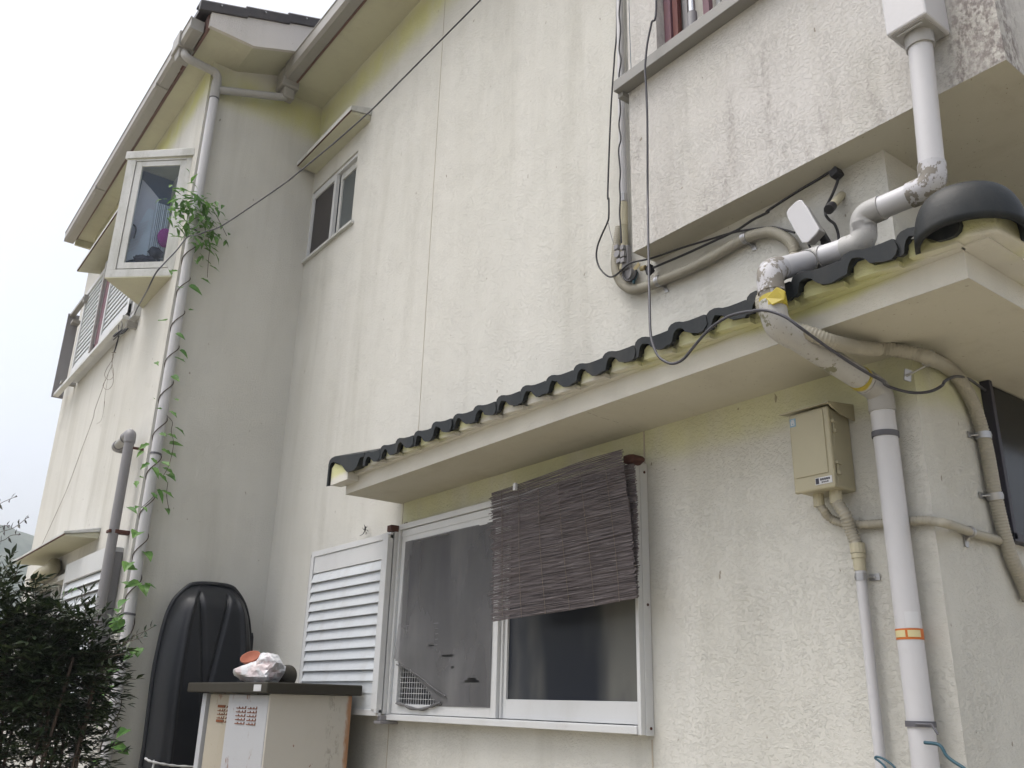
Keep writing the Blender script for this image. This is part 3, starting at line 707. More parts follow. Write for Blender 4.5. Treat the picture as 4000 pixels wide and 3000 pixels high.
for k in range(9):
    a = Vector((-6.165,1.285,4.832))+Vector((0, -.0135*k*.5, -.030*k)); g = G(); g.obox(a+Vector((0, -.05, -.05)), (.002, 0, 0), (0, .055, .052), (0, .002, -.002)); part('blind_slat', g, M_boardg, bw)
c_ = Vector((-6.100,1.404,4.705)); part('cushion', blob(G(), tuple(c_), (.04, .055, .075)), M_magenta, bw)
c_ = Vector((-6.110,1.307,4.489)); part('cloth', blob(G(), tuple(c_), (.035, .085, .040), jit=.3), M_ink, bw)
c_ = Vector((-6.110,1.359,4.571)); part('cloth', blob(G(), tuple(c_), (.03, .05, .045), jit=.4, seed=3), M_ink, bw)
g = G(); g.tube(catmull([(-6.120,1.174,4.743),(-6.120,1.195,4.732),(-6.120,1.205,4.698),(-6.120,1.202,4.641)], 5), .006, 8); part('handle', g, M_ink, bw)

# ---- shuttered window on the wing, upper floor
sw = sub('shuttered_window', (-7.6, 1.36, 4.25), 'white louvred shutters on the upper floor of the wing')
prt('frame', sw, M_white, (-8.46, -6.52, 1.375, 1.423, 4.235, 4.27), (-6.62, -6.53, 1.37, 1.4235, 4.27, 5.16), (-8.46, -8.42, 1.37, 1.423, 4.27, 5.16), (-8.46, -6.52, 1.37, 1.423, 5.13, 5.17))
def shutter(x0, x1, z0, z1, par, n_, zt0=None):
    s_ = prt('shutter', par, M_white, (x0, x0+.035, 1.345, 1.365, z0, z1), (x1-.05, x1, 1.345, 1.365, z0, z1), (x0, x1, 1.347, 1.365, z0, z0+.075), (x0, x1, 1.347, 1.365, z1-.04, z1))
    g = G(); p = (z1-.04-z0-.075)/n_
    for k in range(n_):
        zc = z0+.075+k*p
        g.prism([(x0+.035, 1.352, zc+.004), (x0+.035, 1.361, zc+p*.97), (x0+.035, 1.3645, zc+p*.97), (x0+.035, 1.3645, zc+.004)], (x1-x0-.085, 0, 0))
    part('slats', g, M_slat, s_)
    g = G(); g.box(x0+.02, x1-.02, 1.366, 1.369, z0+.02, z1-.02); part('shutter_back', g, M_grey, s_)
shutter(-8.45, -7.66, 4.275, 5.12, sw, 15); shutter(-7.46, -6.60, 4.275, 5.12, sw, 15)
prt('meeting_stile', sw, M_pvc2, (-7.70, -7.655, 1.325, 1.345, 4.275, 5.12)); prt('meeting_stile', sw, M_purple, (-7.655, -7.47, 1.355, 1.37, 4.275, 5.12))
prt('rail', sw, M_whited, (-8.93, -6.57, 1.315, 1.36, 4.205, 4.235)); prt('rail', sw, M_gutter, (-8.93, -8.40, 1.315, 1.36, 5.02, 5.05)); 
prt('post', sw, M_grey, (-8.935, -8.915, 1.30, 1.40, 4.2, 5.05))
for b_ in ((-8.60, -8.54, 1.30, 1.4235, 4.235, 4.26), (-6.60, -6.56, 1.35, 1.4235, 4.15, 4.20), (-8.89, -8.80, 1.33, 1.4, 4.93, 4.96), (-8.42, -8.37, 1.32, 1.4235, 4.99, 5.06)): prt('bracket', sw, M_gutter, b_)
hood(-8.28, -6.6, YW, 1.20, 5.30, 5.225, .022, 'thin hood over the upper shutters of the wing')

# ---- ground-floor window on the wing with hood and duct
lw = sub('wing_window', (-7.6, 1.4, 1.4), 'ground-floor sliding window of the wing with a louvred shutter')
prt('frame', lw, M_whited, (-8.37, -6.14, 1.375, 1.4235, 2.372, 2.415), (-8.37, -8.31, 1.375, 1.4235, 1.33, 2.372), (-8.37, -6.97, 1.375, 1.4235, 1.31, 1.34), (-7.02, -6.985, 1.38, 1.4235, 1.34, 2.372))
prt('sash', lw, M_whited, (-7.70, -7.66, 1.40, 1.43, 1.34, 2.37), (-7.64, -7.60, 1.43, 1.45, 1.34, 2.37)); prt('pane', lw, M_pane3, (-8.31, -7.66, 1.44, 1.445, 1.34, 2.37), bev=0); prt('pane', lw, M_pane2, (-7.66, -7.0, 1.46, 1.465, 1.34, 2.37), bev=0)
prt('pane_backing', lw, M_room, (-8.35, -6.95, 1.53, 1.54, 1.3, 2.4), bev=0)
s_ = prt('shutter', lw, M_white, (-6.985, -6.95, 1.335, 1.36, 1.55, 2.45), (-5.90, -5.855, 1.335, 1.423, 1.55, 2.45), (-6.985, -5.87, 1.337, 1.36, 2.32, 2.452), (-6.985, -5.87, 1.337, 1.36, 1.55, 1.6), label='louvred shutter beside the grey vent pipe')
g = G()
for k in range(12): zc = 1.60+k*.06; g.prism([(-6.95, 1.338, zc), (-6.95, 1.36, zc+.055), (-6.95, 1.363, zc+.055), (-6.95, 1.346, zc)], (1.04, 0, 0))
part('slats', g, M_slat, s_); g = G(); g.box(-6.97, -5.88, 1.366, 1.37, 1.56, 2.44); part('shutter_back', g, M_grey, s_)
prt('shutter_channel', lw, M_grey, (-5.851, -5.84, 1.35, 1.42, 1.58, 2.42)); 
hood(-8.42, -6.55, YW, 1.20, 2.64, 2.60, .016, 'white hood over the ground-floor window of the wing', drop=.012)

# ================================================================= DRAINPIPES
def elbow(g, p, r): return blob(g, p, (r, r, r), 14, 8)
dp = thing('drainpipe', 'fat white downpipe with flaking elbows crossing the tiled canopy at the right', 'drainpipe', (-1.26, 2.25, 0))
RP = .0325
HZ = 3.405
g = G(); g.box(-1.012, -.893, 2.048, 2.1795, HZ, 3.62); part('hopper', g, M_pvc, dp, 'pale rainwater hopper fixed to the balcony', bev=.006)
g = G(); g.box(-1.002, -.903, 2.056, 2.170, HZ-.004, HZ-.0005); g.box(-.99, -.915, 2.062, 2.070, HZ-.010, HZ-.004); part('hopper_base', g, M_pvc2, dp, bev=.002)
g = G(); g.tube([(-.953, 2.115, HZ-.003), (-.953, 2.115, HZ-.045)], RP+.006, 22); part('collar', g, M_pvc2, dp, bev=.002)
C0 = Vector((-.953, 2.115, HZ-.03))
C1 = Vector((-0.974,2.110,2.924)); C2 = Vector((-1.182,2.110,2.926)); C3 = Vector((-1.188,2.110,2.842)); C4 = Vector((-1.360,2.110,2.856)); C5 = Vector((-1.320,1.845,2.717)); C6 = Vector((-1.314,1.845,2.558)); C7 = Vector((-1.274,2.250,2.456)); C8 = Vector((-1.273,2.250,1.477)); C8 = C7.lerp(C8, 3.6); C8.x = C7.x; C8.y = C7.y; C8.z = .02
CC = [C0, C1, C2, C3, C4, C5, C6, C7, C8]
def seg(a, b, da, db):
    d = (b-a).normalized(); return [a+d*da, b-d*db]
offs = {1: .052, 2: .048, 3: .048, 4: .03, 5: .052, 6: .055, 7: .05}
mats = [M_pvc, M_pvc, M_pvc2, M_pvc, M_pvc, M_flake, M_flake2, M_pvc]
for i in range(8):
    g = G(); g.tube(seg(CC[i], CC[i+1], offs.get(i, 0), offs.get(i+1, 0)), RP, 24, True); part('pipe', g, mats[i], dp)
for i in range(1, 8):
    p = CC[i]; a = p+(CC[i-1]-p).normalized()*(offs[i]+.012); b = p+(CC[i+1]-p).normalized()*(offs[i]+.012)
    g = G(); g.tube(bend([a, p, b], .055, 10), RP+.0035, 24, True); part('elbow', g, [None, M_flake, M_pvc2, M_flake2, M_pvc2, M_flake, M_flake2, M_pvc2][i], dp)
def ring(name, c, ax, r, w_, mat, par, label=None, th=.0035, tail=None):
    c = Vector(c); ax = Vector(ax).normalized(); g = G(); g.tube([c-ax*w_/2, c+ax*w_/2], r+th, 24, True)
    if tail: g.tube(tail, th*.9, 8)
    return part(name, g, mat, par, label)
DZ = Vector((0, 0, 1)); xw, yw = C7.x, C7.y
zr = (-1.255,2.220,2.328)[2]; ring('binding', (xw, yw, zr), (.05, 0, 1), RP, .016, M_mask, dp)
zo = (-1.252,2.220,1.793)[2]; ring('orange_band', (xw, yw, zo), DZ, RP, .027, M_orange, dp, 'orange band with two pale labels', .0012)
for a0, a1 in ((-2.35, -1.35), (-1.18, -.2)):
    g = G(); n_ = 10; vs = []
    for zz in (zo-.008, zo+.009):
        for k in range(n_+1):
            a = a0+(a1-a0)*k/n_; vs.append((xw+math.cos(a)*(RP+.0019), yw+math.sin(a)*(RP+.0019), zz))
    g.add(vs, [(k, k+1, n_+2+k, n_+1+k) for k in range(n_)], True); part('band_label', g, M_cream, dp)
zs_ = (-1.232,2.220,1.828)[2]
g = G(); n_ = 8; vs = []
for zz in (zs_-.020, zs_+.020):
    for k in range(n_+1):
        a = -1.25+1.1*k/n_; vs.append((xw+math.cos(a)*(RP+.0008), yw+math.sin(a)*(RP+.0008), zz))
g.add(vs, [(k, k+1, n_+2+k, n_+1+k) for k in range(n_)], True); part('sticker', g, M_wlabel, dp)
zb_ = (-1.254,2.220,1.578)[2]
ring('binding', (xw, yw, zb_), DZ, RP, .014, M_mask, dp, tail=[(xw+.01, yw-.04, zb_), (xw+.045, yw-.03, zb_), (xw+.058, yw-.03, zb_-.022)])
d6 = (C7-C6).normalized()
tp = C6+d6*((C7-C6).length*.80); ring('yellow_tape', tp, d6+Vector((-.25, 0, .1)), RP, .017, M_yel, dp, th=.0022)
tp2 = C6+Vector((0, 0, .062)); ring('yellow_tape', tp2, Vector((-.12, 0, 1)), RP, .035, M_yel, dp, th=.003)
g = G(); g.prism([tp2+Vector(v) for v in ((.0, -.036, .005), (.035, -.030, .028), (.052, -.02, .012), (.05, -.022, -.012), (.02, -.036, -.022))], (0, .006, 0)); part('yellow_tape', g, M_yel, dp, bev=.003)

# left downpipe at the corner of the wing, with the branch from the main gutter
lp = thing('drainpipe', 'tall slim downpipe at the inner corner wrapped by the climbing vine', 'drainpipe', (-5.63, 1.46, 0))
RL = .0315; LX, LY = -5.632, 1.462
ztop = (-5.630,1.464,5.884)[2]
L0 = Vector((-5.692,1.215,6.017)); L1 = Vector((-5.612,1.215,5.883)); L2 = Vector((LX, LY, (-5.630,1.471,5.880)[2]))
g = G(); g.tube(bend([L0, L1, L2, Vector((LX, LY, L2.z-.16))], .05, 8), RL-.001, 20); part('elbow', g, M_pvc2, lp)
g = G(); g.tube([(LX, LY, L2.z-.12), (LX, LY, .02)], RL, 22); part('pipe', g, M_pvc, lp)
zbz = (-5.630,1.478,5.733)[2]
g = G(); g.tube([(LX, LY, zbz+.07), (LX, LY, zbz-.07)], RL+.004, 22); part('tee', g, M_pvc2, lp)
BR1 = Vector((-5.520,1.950,5.844)); BR0 = Vector((LX, LY, (-5.630,1.494,5.740)[2])); BR2 = BR1+Vector((0, 0, .11))
BR1.x = -5.57; BR2.x = -5.57; BR1.z = (-5.570,1.968,5.878)[2]; BR1.y = (-5.570,1.968,5.878)[1]; BR2 = BR1+Vector((0, 0, .10))
g = G(); g.tube(bend([BR0, BR1, BR2], .04, 8), RL-.003, 20); part('branch_pipe', g, M_pvc2, lp)
g = G(); g.box(-5.64, -5.495, 1.895, 2.03, 5.93, 6.09); g.prism([(-5.63, BR1.y-.05, 5.93), (-5.51, BR1.y-.05, 5.93), (-5.53, BR1.y-.04, 5.86), (-5.61, BR1.y-.04, 5.86)], (0, .09, 0)); part('collector', g, M_gutter, lp, 'grey collector box under the main gutter', bev=.012)
g = G(); cx_ = L0.x
g.box(cx_-.09, cx_+.075, 1.15, 1.27, 5.965, 6.10); g.prism([(cx_-.06, 1.165, 5.965), (cx_+.06, 1.165, 5.965), (cx_+.045, 1.175, 5.90), (cx_-.045, 1.175, 5.90)], (0, .09, 0)); part('collector', g, M_gutter, lp, 'grey collector box at the wing gutter', bev=.008)
for zz in ((-5.630,1.478,5.660)[2], (-5.630,1.467,4.577)[2], (-5.630,1.461,3.009)[2], (-5.630,1.463,2.041)[2]):
    ring('strap', (LX, LY, zz), (0, .08, 1), RL, .013, M_mask, lp, th=.003)

# grey vent pipe on the wing
vp_ = thing('vent_pipe', 'grey plastic vent pipe with elbows standing off the wing wall', 'vent pipe', (-5.80, 1.34, 0))
RV = .030; VX, VY = -5.80, 1.335
zv = (-5.788,1.335,3.154)[2]
g = G(); g.tube([(VX, VY, zv-.03), (VX, VY, .02)], RV, 22); part('pipe', g, M_grey, vp_)
q0 = Vector((-6.273,1.335,3.196)); q0.y = 1.30; q1 = Vector((VX, VY, zv))
g = G(); g.tube(bend([q1-DZ*.06, q1, q1+Vector((-.10, 0, -.005))], .035, 8), RV+.005, 20); part('elbow', g, M_grey, vp_)
g = G(); g.tube([q1+Vector((-.08, 0, -.004)), q1+Vector((-.30, -.0, -.02))], RV-.002, 20); part('pipe', g, M_pvc2, vp_)
g = G(); g.tube(bend([q1+Vector((-.27, 0, -.02)), q1+Vector((-.33, 0, -.022)), q1+Vector((-.33, .09, -.022))], .035, 8), RV+.004, 20); part('elbow', g, M_grey, vp_)
ring('collar', q1+Vector((-.10, 0, -.005)), (1, 0, 0), RV, .02, M_mask, vp_, th=.006)
zk = (-5.820,1.380,2.529)[2]
g = G(); g.box(VX-.035, VX+.035, VY-.035, VY-.02, zk-.008, zk+.01); g.box(VX-.02, VX+.03, VY, YW, zk-.010, zk+.014); part('bracket', g, M_rustd, vp_, bev=.002)
g = G(); g.box(VX+.01, VX+.02, VY, YW, zv-.10, zv-.085); part('bracket', g, M_rustd, vp_)

# ================================================================= ELECTRICS
eb = thing('electrical_box', 'beige plastic electrical box with a rain lid, under the canopy', 'electrical box', (-1.47, 2.25, 2.19))
g = G(); g.box(-1.536, -1.408, 2.205, 2.2995, 2.196, 2.432); part('body', g, M_boxb, eb, bev=.007)
g = G(); g.box(-1.540, -1.405, 2.188, 2.2035, 2.194, 2.434); part('door', g, M_boxb, eb, bev=.005)
g = G(); g.box(-1.530, -1.421, 2.185, 2.1885, 2.238, 2.425); part('door_panel', g, M_boxb, eb, bev=.0012)
g = G(); g.prism([(-1.560, 2.172, 2.436), (-1.560, 2.2995, 2.452), (-1.560, 2.2995, 2.456), (-1.560, 2.172, 2.4395)], (.170, 0, 0)); g.prism([(-1.394, 2.172, 2.4355), (-1.394, 2.2995, 2.4515), (-1.394, 2.2995, 2.405), (-1.394, 2.23, 2.412), (-1.394, 2.19, 2.425)], (.004, 0, 0)); part('rain_lid', g, M_boxb, eb, 'dark-edged sloping lid')
for zz in (2.385, 2.262):
    g = G(); g.box(-1.408, -1.398, 2.20, 2.222, zz, zz+.010); g.box(-1.408, -1.402, 2.206, 2.218, zz-.026, zz); g.box(-1.408, -1.397, 2.207, 2.217, zz-.030, zz-.018); part('latch', g, M_boxb, eb, bev=.0015)
g = G(); g.box(-1.533, -1.513, 2.1862, 2.1875, 2.394, 2.419); 
for v in g.v: pass
part('blue_sticker', [setattr(g, 'v', [(x, y-.002, z) for x, y, z in g.v]), g][1], M_blue, eb)
g = G()
for a, b, c, d in ((.004, .016, .004, .0065), (.004, .007, .006, .018), (.013, .016, .006, .018), (.008, .012, .010, .021), (.005, .015, .0195, .0215)): g.box(-1.533+a, -1.533+b, 2.1832, 2.1840, 2.394+c, 2.394+d)
part('sticker_marks', g, M_wlabel, eb)
g = G(); g.box(-1.466, -1.412, 2.1862, 2.1878, 2.208, 2.228); part('white_plate', g, M_wlabel, eb)
g = G(); g.box(-1.464, -1.454, 2.1848, 2.1860, 2.210, 2.226)
for k in range(5): g.box(-1.449+k*.0066, -1.4445+k*.0066, 2.1848, 2.1860, 2.2185, 2.2245)
for k in range(4): g.box(-1.445+k*.006, -1.4415+k*.006, 2.1848, 2.1860, 2.2115, 2.215)
part('plate_marks', g, M_ink, eb)
for x_, r_, n_ in ((-1.500, .0155, 0), (-1.443, .0180, 0)):
    g = G(); g.tube([(x_, 2.245, 2.196), (x_, 2.245, 2.160)], r_, 12, smooth=False); part('gland', g, M_beigel, eb, bev=.001)

cd_ = thing('conduit', 'short ribbed conduit dropping from the electrical box into a pale pipe', 'conduit', (-1.42, 2.27, 1.0))
pA = (-1.443, 2.245, 2.165)
pts = [pA, (-1.422,2.250,2.124), (-1.420,2.265,2.084), (-1.410,2.270,2.045)]
g = G(); g.corr(pts, .0180, .0095, .0036); part('ribbed_hose', g, M_beige, cd_)
J = Vector((-1.409,2.272,2.042)); K = Vector((-1.408,2.272,1.970))
g = G(); g.tube([J+(K-J)*-.05, J+(K-J)*.33], .0205, 14, smooth=False); g.tube([J+(K-J)*.34, J+(K-J)*.52], .019, 14); g.tube([J+(K-J)*.5, K], .0165, 14); part('connector', g, M_beigel, cd_, bev=.001)
K2 = Vector((K.x, K.y, .3)); g = G(); g.tube([K, K2], .0145, 16); part('pipe', g, M_pvc, cd_)
zc_ = (-1.408,2.270,1.953)[2]
def saddle(par, c, ax, r, ear, mat=M_clamp, xp=False):
    c = Vector(c); ax = Vector(ax).normalized(); ear = Vector(ear); g = G(); g.tube([c-ax*.010, c+ax*.010], r+.002, 16); g.tube([c-ax*.003, c+ax*.003], r+.0032, 16)
    e = ear.normalized(); t_ = ax*.009; w_ = Vector((0, .0015, 0)) if abs(e.y) < .5 else Vector((.0015, 0, 0))
    o = c+e*(r+.012)
    if xp: w_ = Vector((.0015, 0, 0))
    o2 = Vector((XC+.004, o.y, o.z)) if xp else Vector((o.x, YM-.004, o.z)) if abs(w_.y) > 0 else o
    g.tube([c+e*(r-.002), o2+Vector((0, 0, 0))], .003, 6); g.obox(o2, e*.016, t_, w_); g.tube([o2-w_*3, o2+w_*1.5], .0045, 10)
    return part('clamp', g, mat, par)
saddle(cd_, (K.x, K.y, zc_), DZ, .0145, (1, 0, 0))

ch = thing('conduit', 'thin ribbed conduit running sideways behind the fat white downpipe', 'conduit', (-1.4, 2.28, 2.1))
pts = [(-1.500, 2.245, 2.168), (-1.490,2.250,2.149), (-1.487,2.270,2.130), (-1.461,2.280,2.114), (-1.406,2.284,2.100), (-1.329,2.284,2.093), (-1.229,2.284,2.087), (-1.186,2.284,2.079), (-1.145,2.262,2.064), (-1.172,2.381,2.073), (-1.178,2.472,2.070), (-1.182,2.589,2.070), (-1.190,2.680,2.069)]
g = G(); g.corr(pts[:8], .0130, .009, .003); part('ribbed_hose', g, M_beige, ch)
g = G(); g.tube(catmull(pts[7:], 8), .0125, 14); part('smooth_hose', g, M_beige, ch)
saddle(ch, (-1.178,2.450,2.072), Vector((-1.178,2.509,2.069))-Vector((-1.178,2.423,2.073)), .0125, (0, 0, -1), M_clamp, True)

cl = thing('conduit', 'long ribbed conduit curling from the balcony corner over the canopy and down the entrance side', 'conduit', (-2.3, 2.27, 3.0))
pts = [(-2.325,2.272,3.453),(-2.340,2.272,3.395),(-2.351,2.272,3.336),(-2.355,2.272,3.285),(-2.345,2.272,3.240),(-2.313,2.272,3.186),(-2.257,2.272,3.144),(-2.176,2.272,3.129),(-2.109,2.272,3.127),(-1.987,2.272,3.120),(-1.876,2.272,3.123),(-1.709,2.272,3.137),(-1.632,2.272,3.125)]
pts += [(-1.602,2.270,3.114),(-1.567,2.270,3.088),(-1.534,2.270,3.049),(-1.519,2.270,3.012),(-1.520,2.270,2.988),(-1.493,2.200,2.937),(-1.426,2.050,2.829),(-1.372,1.930,2.729)]
pts += [(-1.391,1.905,2.678),(-1.378,1.900,2.630),(-1.348,1.905,2.591),(-1.307,1.915,2.564),(-1.269,1.930,2.543),(-1.238,1.970,2.522),(-1.230,2.050,2.527),(-1.211,2.140,2.534)]
pts += [(-1.240,2.180,2.561),(-1.191,2.215,2.546),(-1.146,2.245,2.528),(-1.123,2.262,2.512)]
pts += [(-1.172,2.436,2.550),(-1.172,2.503,2.531)]
pts += [(-1.172,2.565,2.475),(-1.172,2.590,2.427),(-1.172,2.608,2.355),(-1.172,2.613,2.289),(-1.172,2.615,2.216),(-1.172,2.624,2.146),(-1.172,2.636,2.084),(-1.172,2.658,2.020),(-1.172,2.697,1.962),(-1.172,2.723,1.913)]
g = G(); g.corr(pts, .0205, .0085, .0030, 12); part('ribbed_hose', g, M_beige, cl)
for a, b, e in (((-2.121,2.272,3.129), (-2.073,2.272,3.125), (.35, 0, -1)), ((-1.709,2.272,3.139), (-1.670,2.272,3.134), (.35, 0, -1)), ((-1.128,2.258,2.515), (-1.106,2.275,2.502), (-.2, 0, -1)), ((-1.172,2.603,2.372), (-1.172,2.603,2.350), (0, -1, 0)), ((-1.172,2.615,2.194), (-1.172,2.618,2.177), (0, -1, 0))):
    saddle(cl, a, Vector(b)-Vector(a), .0205, e, M_clamp, a[0] > -1.19)
wp = thing('conduit', 'straight white cable pipe running up the wall beside the balcony', 'conduit', (-2.22, 2.27, 3.6))
a = Vector((-2.302,2.272,3.557)); b = Vector((-2.301,2.272,3.448)); 
g = G(); g.tube([(a.x, 2.272, a.z), (a.x, 2.272, 6.0)], .0155, 16); part('pipe', g, M_pvc, wp)
g = G(); g.tube([(a.x, 2.272, a.z-.002), (a.x, 2.272, b.z)], .0165, 16); part('coupling', g, M_beigel, wp)
g = G(); g.tube(catmull([(a.x, 2.272, b.z), (a.x, 2.272, b.z-.09), (a.x-.008, 2.268, b.z-.2)], 8), .015, 14); part('bare_hose', g, M_boxb, wp)
ring('clamp', (a.x, 2.272, (-2.305,2.272,3.575)[2]), DZ, .0155, .035, M_clamp, wp, th=.0015)

# cluster of grey connectors at the balcony corner
cn = thing('cable_connector', 'cluster of small grey cable clips and blocks at the balcony corner', 'connector', (-2.293,2.250,3.289))
def kn(name, f, sx_, sy_, sz_, mat, rot=0):
    g = G(); g.obox(f, (sx_*math.cos(rot), 0, sx_*math.sin(rot)), (0, sy_, 0), (-sz_*math.sin(rot), 0, sz_*math.cos(rot))); part(name, g, mat, cn, bev=.0015)
for f, a, b, c in (((-2.298,2.225,3.329), .011, .008, .010), ((-2.263,2.225,3.314), .009, .008, .010), ((-2.262,2.225,3.284), .011, .008, .012), ((-2.285,2.225,3.264), .011, .008, .009), ((-2.263,2.225,3.257), .010, .008, .010), ((-2.263,2.245,3.275), .016, .012, .05)):
    kn('clip', f, a, b, c, M_grey)
g = G(); f = Vector((-2.289,2.222,3.295)); g.tube([f+Vector((0, -.008, 0)), f+Vector((0, .02, 0))], .015, 18); part('clip', g, M_grey, cn, bev=.002)
g = G(); f = Vector((-2.264,2.255,3.207)); g.tube([f+Vector((0, -.012, 0)), f+Vector((0, .03, 0))], .026, 18); part('round_box', g, M_grey, cn, bev=.003)
g = G(); g.tube(catmull([(-2.271,2.235,3.218),(-2.274,2.235,3.202),(-2.262,2.235,3.176),(-2.239,2.235,3.163),(-2.216,2.235,3.168),(-2.205,2.235,3.181),(-2.205,2.235,3.196)], 6), .0045, 8); part('loop', g, M_cable, cn)
g = G(); g.tube(catmull([(-2.232,2.250,3.153),(-2.232,2.250,3.165),(-2.221,2.250,3.179),(-2.215,2.250,3.197)], 6), .006, 8); part('loop', g, M_teal, cn)
kn('tag', (-2.200,2.235,3.209), .017, .001, .010, M_brass, .5)
g = G(); g.tube([(-2.192,2.250,3.202), (-2.169,2.250,3.198)], .010, 12); part('gland', g, M_brass, cn)

# ================================================================= CABLES
def cable(label, pts, r=.0038, mat=None, cat='cable', name='cable', extra=None, grp=None):
    g = G(); g.tube(catmull(pts, 8), r, 8); o = part(name, g, mat or M_cable, None, label, cat=cat, base=pts[0]); return o
top6 = lambda p, z: (p[0], p[1], z)
P = [(-2.309,2.262,4.605),(-2.331,2.262,4.299),(-2.344,2.262,4.183),(-2.363,2.262,3.983),(-2.385,2.262,3.642)]
P = [top6(P[0], 5.9)]+P+[(-2.380,2.262,3.606),(-2.381,2.262,3.529),(-2.389,2.262,3.500),(-2.425,2.262,3.455),(-2.452,2.262,3.412),(-2.459,2.262,3.366),(-2.445,2.262,3.317),(-2.411,2.262,3.269),(-2.373,2.262,3.240),(-2.297,2.230,3.217),(-2.244,2.220,3.224),(-2.202,2.220,3.225),(-2.124,2.235,3.214),(-1.990,2.250,3.206),(-1.863,2.262,3.193),(-1.758,2.262,3.176),(-1.670,2.262,3.152),(-1.608,2.262,3.132)]+[(-1.581,2.262,3.120),(-1.542,2.262,3.093),(-1.508,2.262,3.068)]
cable('black cable looping left of the balcony corner and on to the white cover', P)
P = [(-2.270,2.245,4.566),(-2.279,2.245,4.495),(-2.272,2.245,4.407),(-2.283,2.245,4.309),(-2.273,2.245,4.240),(-2.287,2.245,4.170),(-2.286,2.250,4.129),(-2.286,2.245,4.061),(-2.283,2.245,3.982),(-2.293,2.245,3.918),(-2.284,2.245,3.844),(-2.298,2.245,3.794),(-2.291,2.245,3.689),(-2.296,2.245,3.625)]
P = [(P[0][0]+.004*math.sin(k*2.1), P[0][1], 5.9-k*.16) for k in range(9) if 5.9-k*.16 > P[0][2]]+P+[(-2.294,2.245,3.559),(-2.299,2.245,3.496),(-2.294,2.245,3.414),(-2.292,2.245,3.355)]
cable('thin wavy black cable hugging the straight white cable pipe', P, .0034)
P = [(-1.914,2.090,4.217),(-1.943,2.090,4.124),(-1.967,2.090,4.050),(-1.978,2.090,3.991),(-1.985,2.090,3.930),(-1.983,2.090,3.847),(-1.982,2.090,3.714),(-1.986,2.090,3.562),(-1.992,2.090,3.385)]
P = [top6(P[0], 5.6), top6(P[0], 5.0)]+P+[(-1.956,2.050,3.257),(-1.911,2.000,3.082),(-1.846,1.930,2.882),(-1.799,1.880,2.717),(-1.776,1.865,2.655),(-1.751,1.860,2.606),(-1.720,1.860,2.577),(-1.688,1.860,2.562),(-1.651,1.860,2.565),(-1.614,1.860,2.588),(-1.550,1.860,2.626),(-1.485,1.860,2.642),(-1.417,1.850,2.632),(-1.338,1.820,2.601)]
P += [(-1.349,1.805,2.600),(-1.317,1.800,2.589),(-1.286,1.800,2.573),(-1.252,1.805,2.548),(-1.224,1.820,2.515),(-1.210,1.860,2.491),(-1.196,1.900,2.468),(-1.181,1.960,2.442),(-1.170,2.020,2.424),(-1.166,2.080,2.416)]
P += [(-1.227,2.200,2.450),(-1.219,2.240,2.445),(-1.195,2.262,2.435),(-1.163,2.265,2.426),(-1.132,2.265,2.424),(-1.104,2.262,2.430),(-1.087,2.250,2.436)]
P += [(-1.140,2.425,2.506),(-1.165,2.555,2.536),(-1.180,2.673,2.535),(-1.180,2.728,2.527)]
cable('long black cable sagging in front of the canopy tiles and taped to the white downpipe', P, .0042, M_cable2)
P = [(-2.158,2.262,3.189),(-2.091,2.262,3.187),(-1.974,2.262,3.181),(-1.837,2.262,3.178),(-1.758,2.262,3.177),(-1.728,2.262,3.177),(-1.667,2.262,3.187),(-1.603,2.262,3.188)]+[(-1.598,2.255,3.189),(-1.485,2.255,3.205),(-1.405,2.255,3.212),(-1.353,2.255,3.218),(-1.339,2.255,3.212)]+[(-1.335,2.262,3.202),(-1.337,2.262,3.178),(-1.356,2.262,3.146),(-1.376,2.262,3.120),(-1.375,2.240,3.089),(-1.371,2.230,3.061),(-1.367,2.240,3.045),(-1.356,2.250,3.027),(-1.355,2.262,2.999),(-1.356,2.262,2.966)]
cable('black cable stretched up under the balcony soffit to a black clip', P, .0046)
g = G(); f = Vector((-1.334,2.255,3.201)); g.obox(f, (.014, 0, .006), (0, .02, 0), (-.004, 0, .012)); part('cable_clip', g, M_cable, None, 'black block clip high under the balcony soffit', .004, cat='clip', base=f)
g = G(); f = Vector((-2.158,2.262,3.188)); g.obox(f, (.014, 0, .006), (0, .012, 0), (-.005, 0, .016)); part('cable_clip', g, M_cable, None, 'black clip beside the brass gland at the balcony corner', .004, cat='clip', base=f)
P = [(-2.122,2.150,4.403),(-2.122,2.150,4.222),(-2.121,2.150,4.104),(-2.120,2.150,4.023)]; P = [top6(P[0], 5.5)]+P
cable('very thin green-grey wire beside the white cable pipe', P, .0013, M_teal, name='wire', cat='wire')
cable('thin grey wire dropping to the grey connector cluster', [(-2.378,2.255,3.492),(-2.366,2.255,3.438),(-2.343,2.255,3.364)], .0016, M_grey, name='wire', cat='wire')
P = [(-6.134,1.300,4.082),(-5.698,1.220,3.963)]+[(-4.711,1.040,3.663),(-4.550,1.030,3.695),(-4.553,1.060,3.761),(-4.900,1.200,4.036),(-5.404,1.380,4.407)]+[(-5.200,1.385,4.335),(-5.136,1.420,4.347),(-5.054,1.450,4.341),(-4.889,1.480,4.335)]+[(-4.268,1.550,4.311),(-4.132,1.580,4.336),(-3.885,1.660,4.425),(-3.642,1.720,4.498),(-3.589,1.730,4.511)]+[(-3.350,1.800,4.631),(-2.845,1.880,4.771),(-2.498,1.950,4.900)]
cable('weathered line slanting across the main wall from the far shutters to the top edge', P, .0042, M_cable2, 'line', 'line')
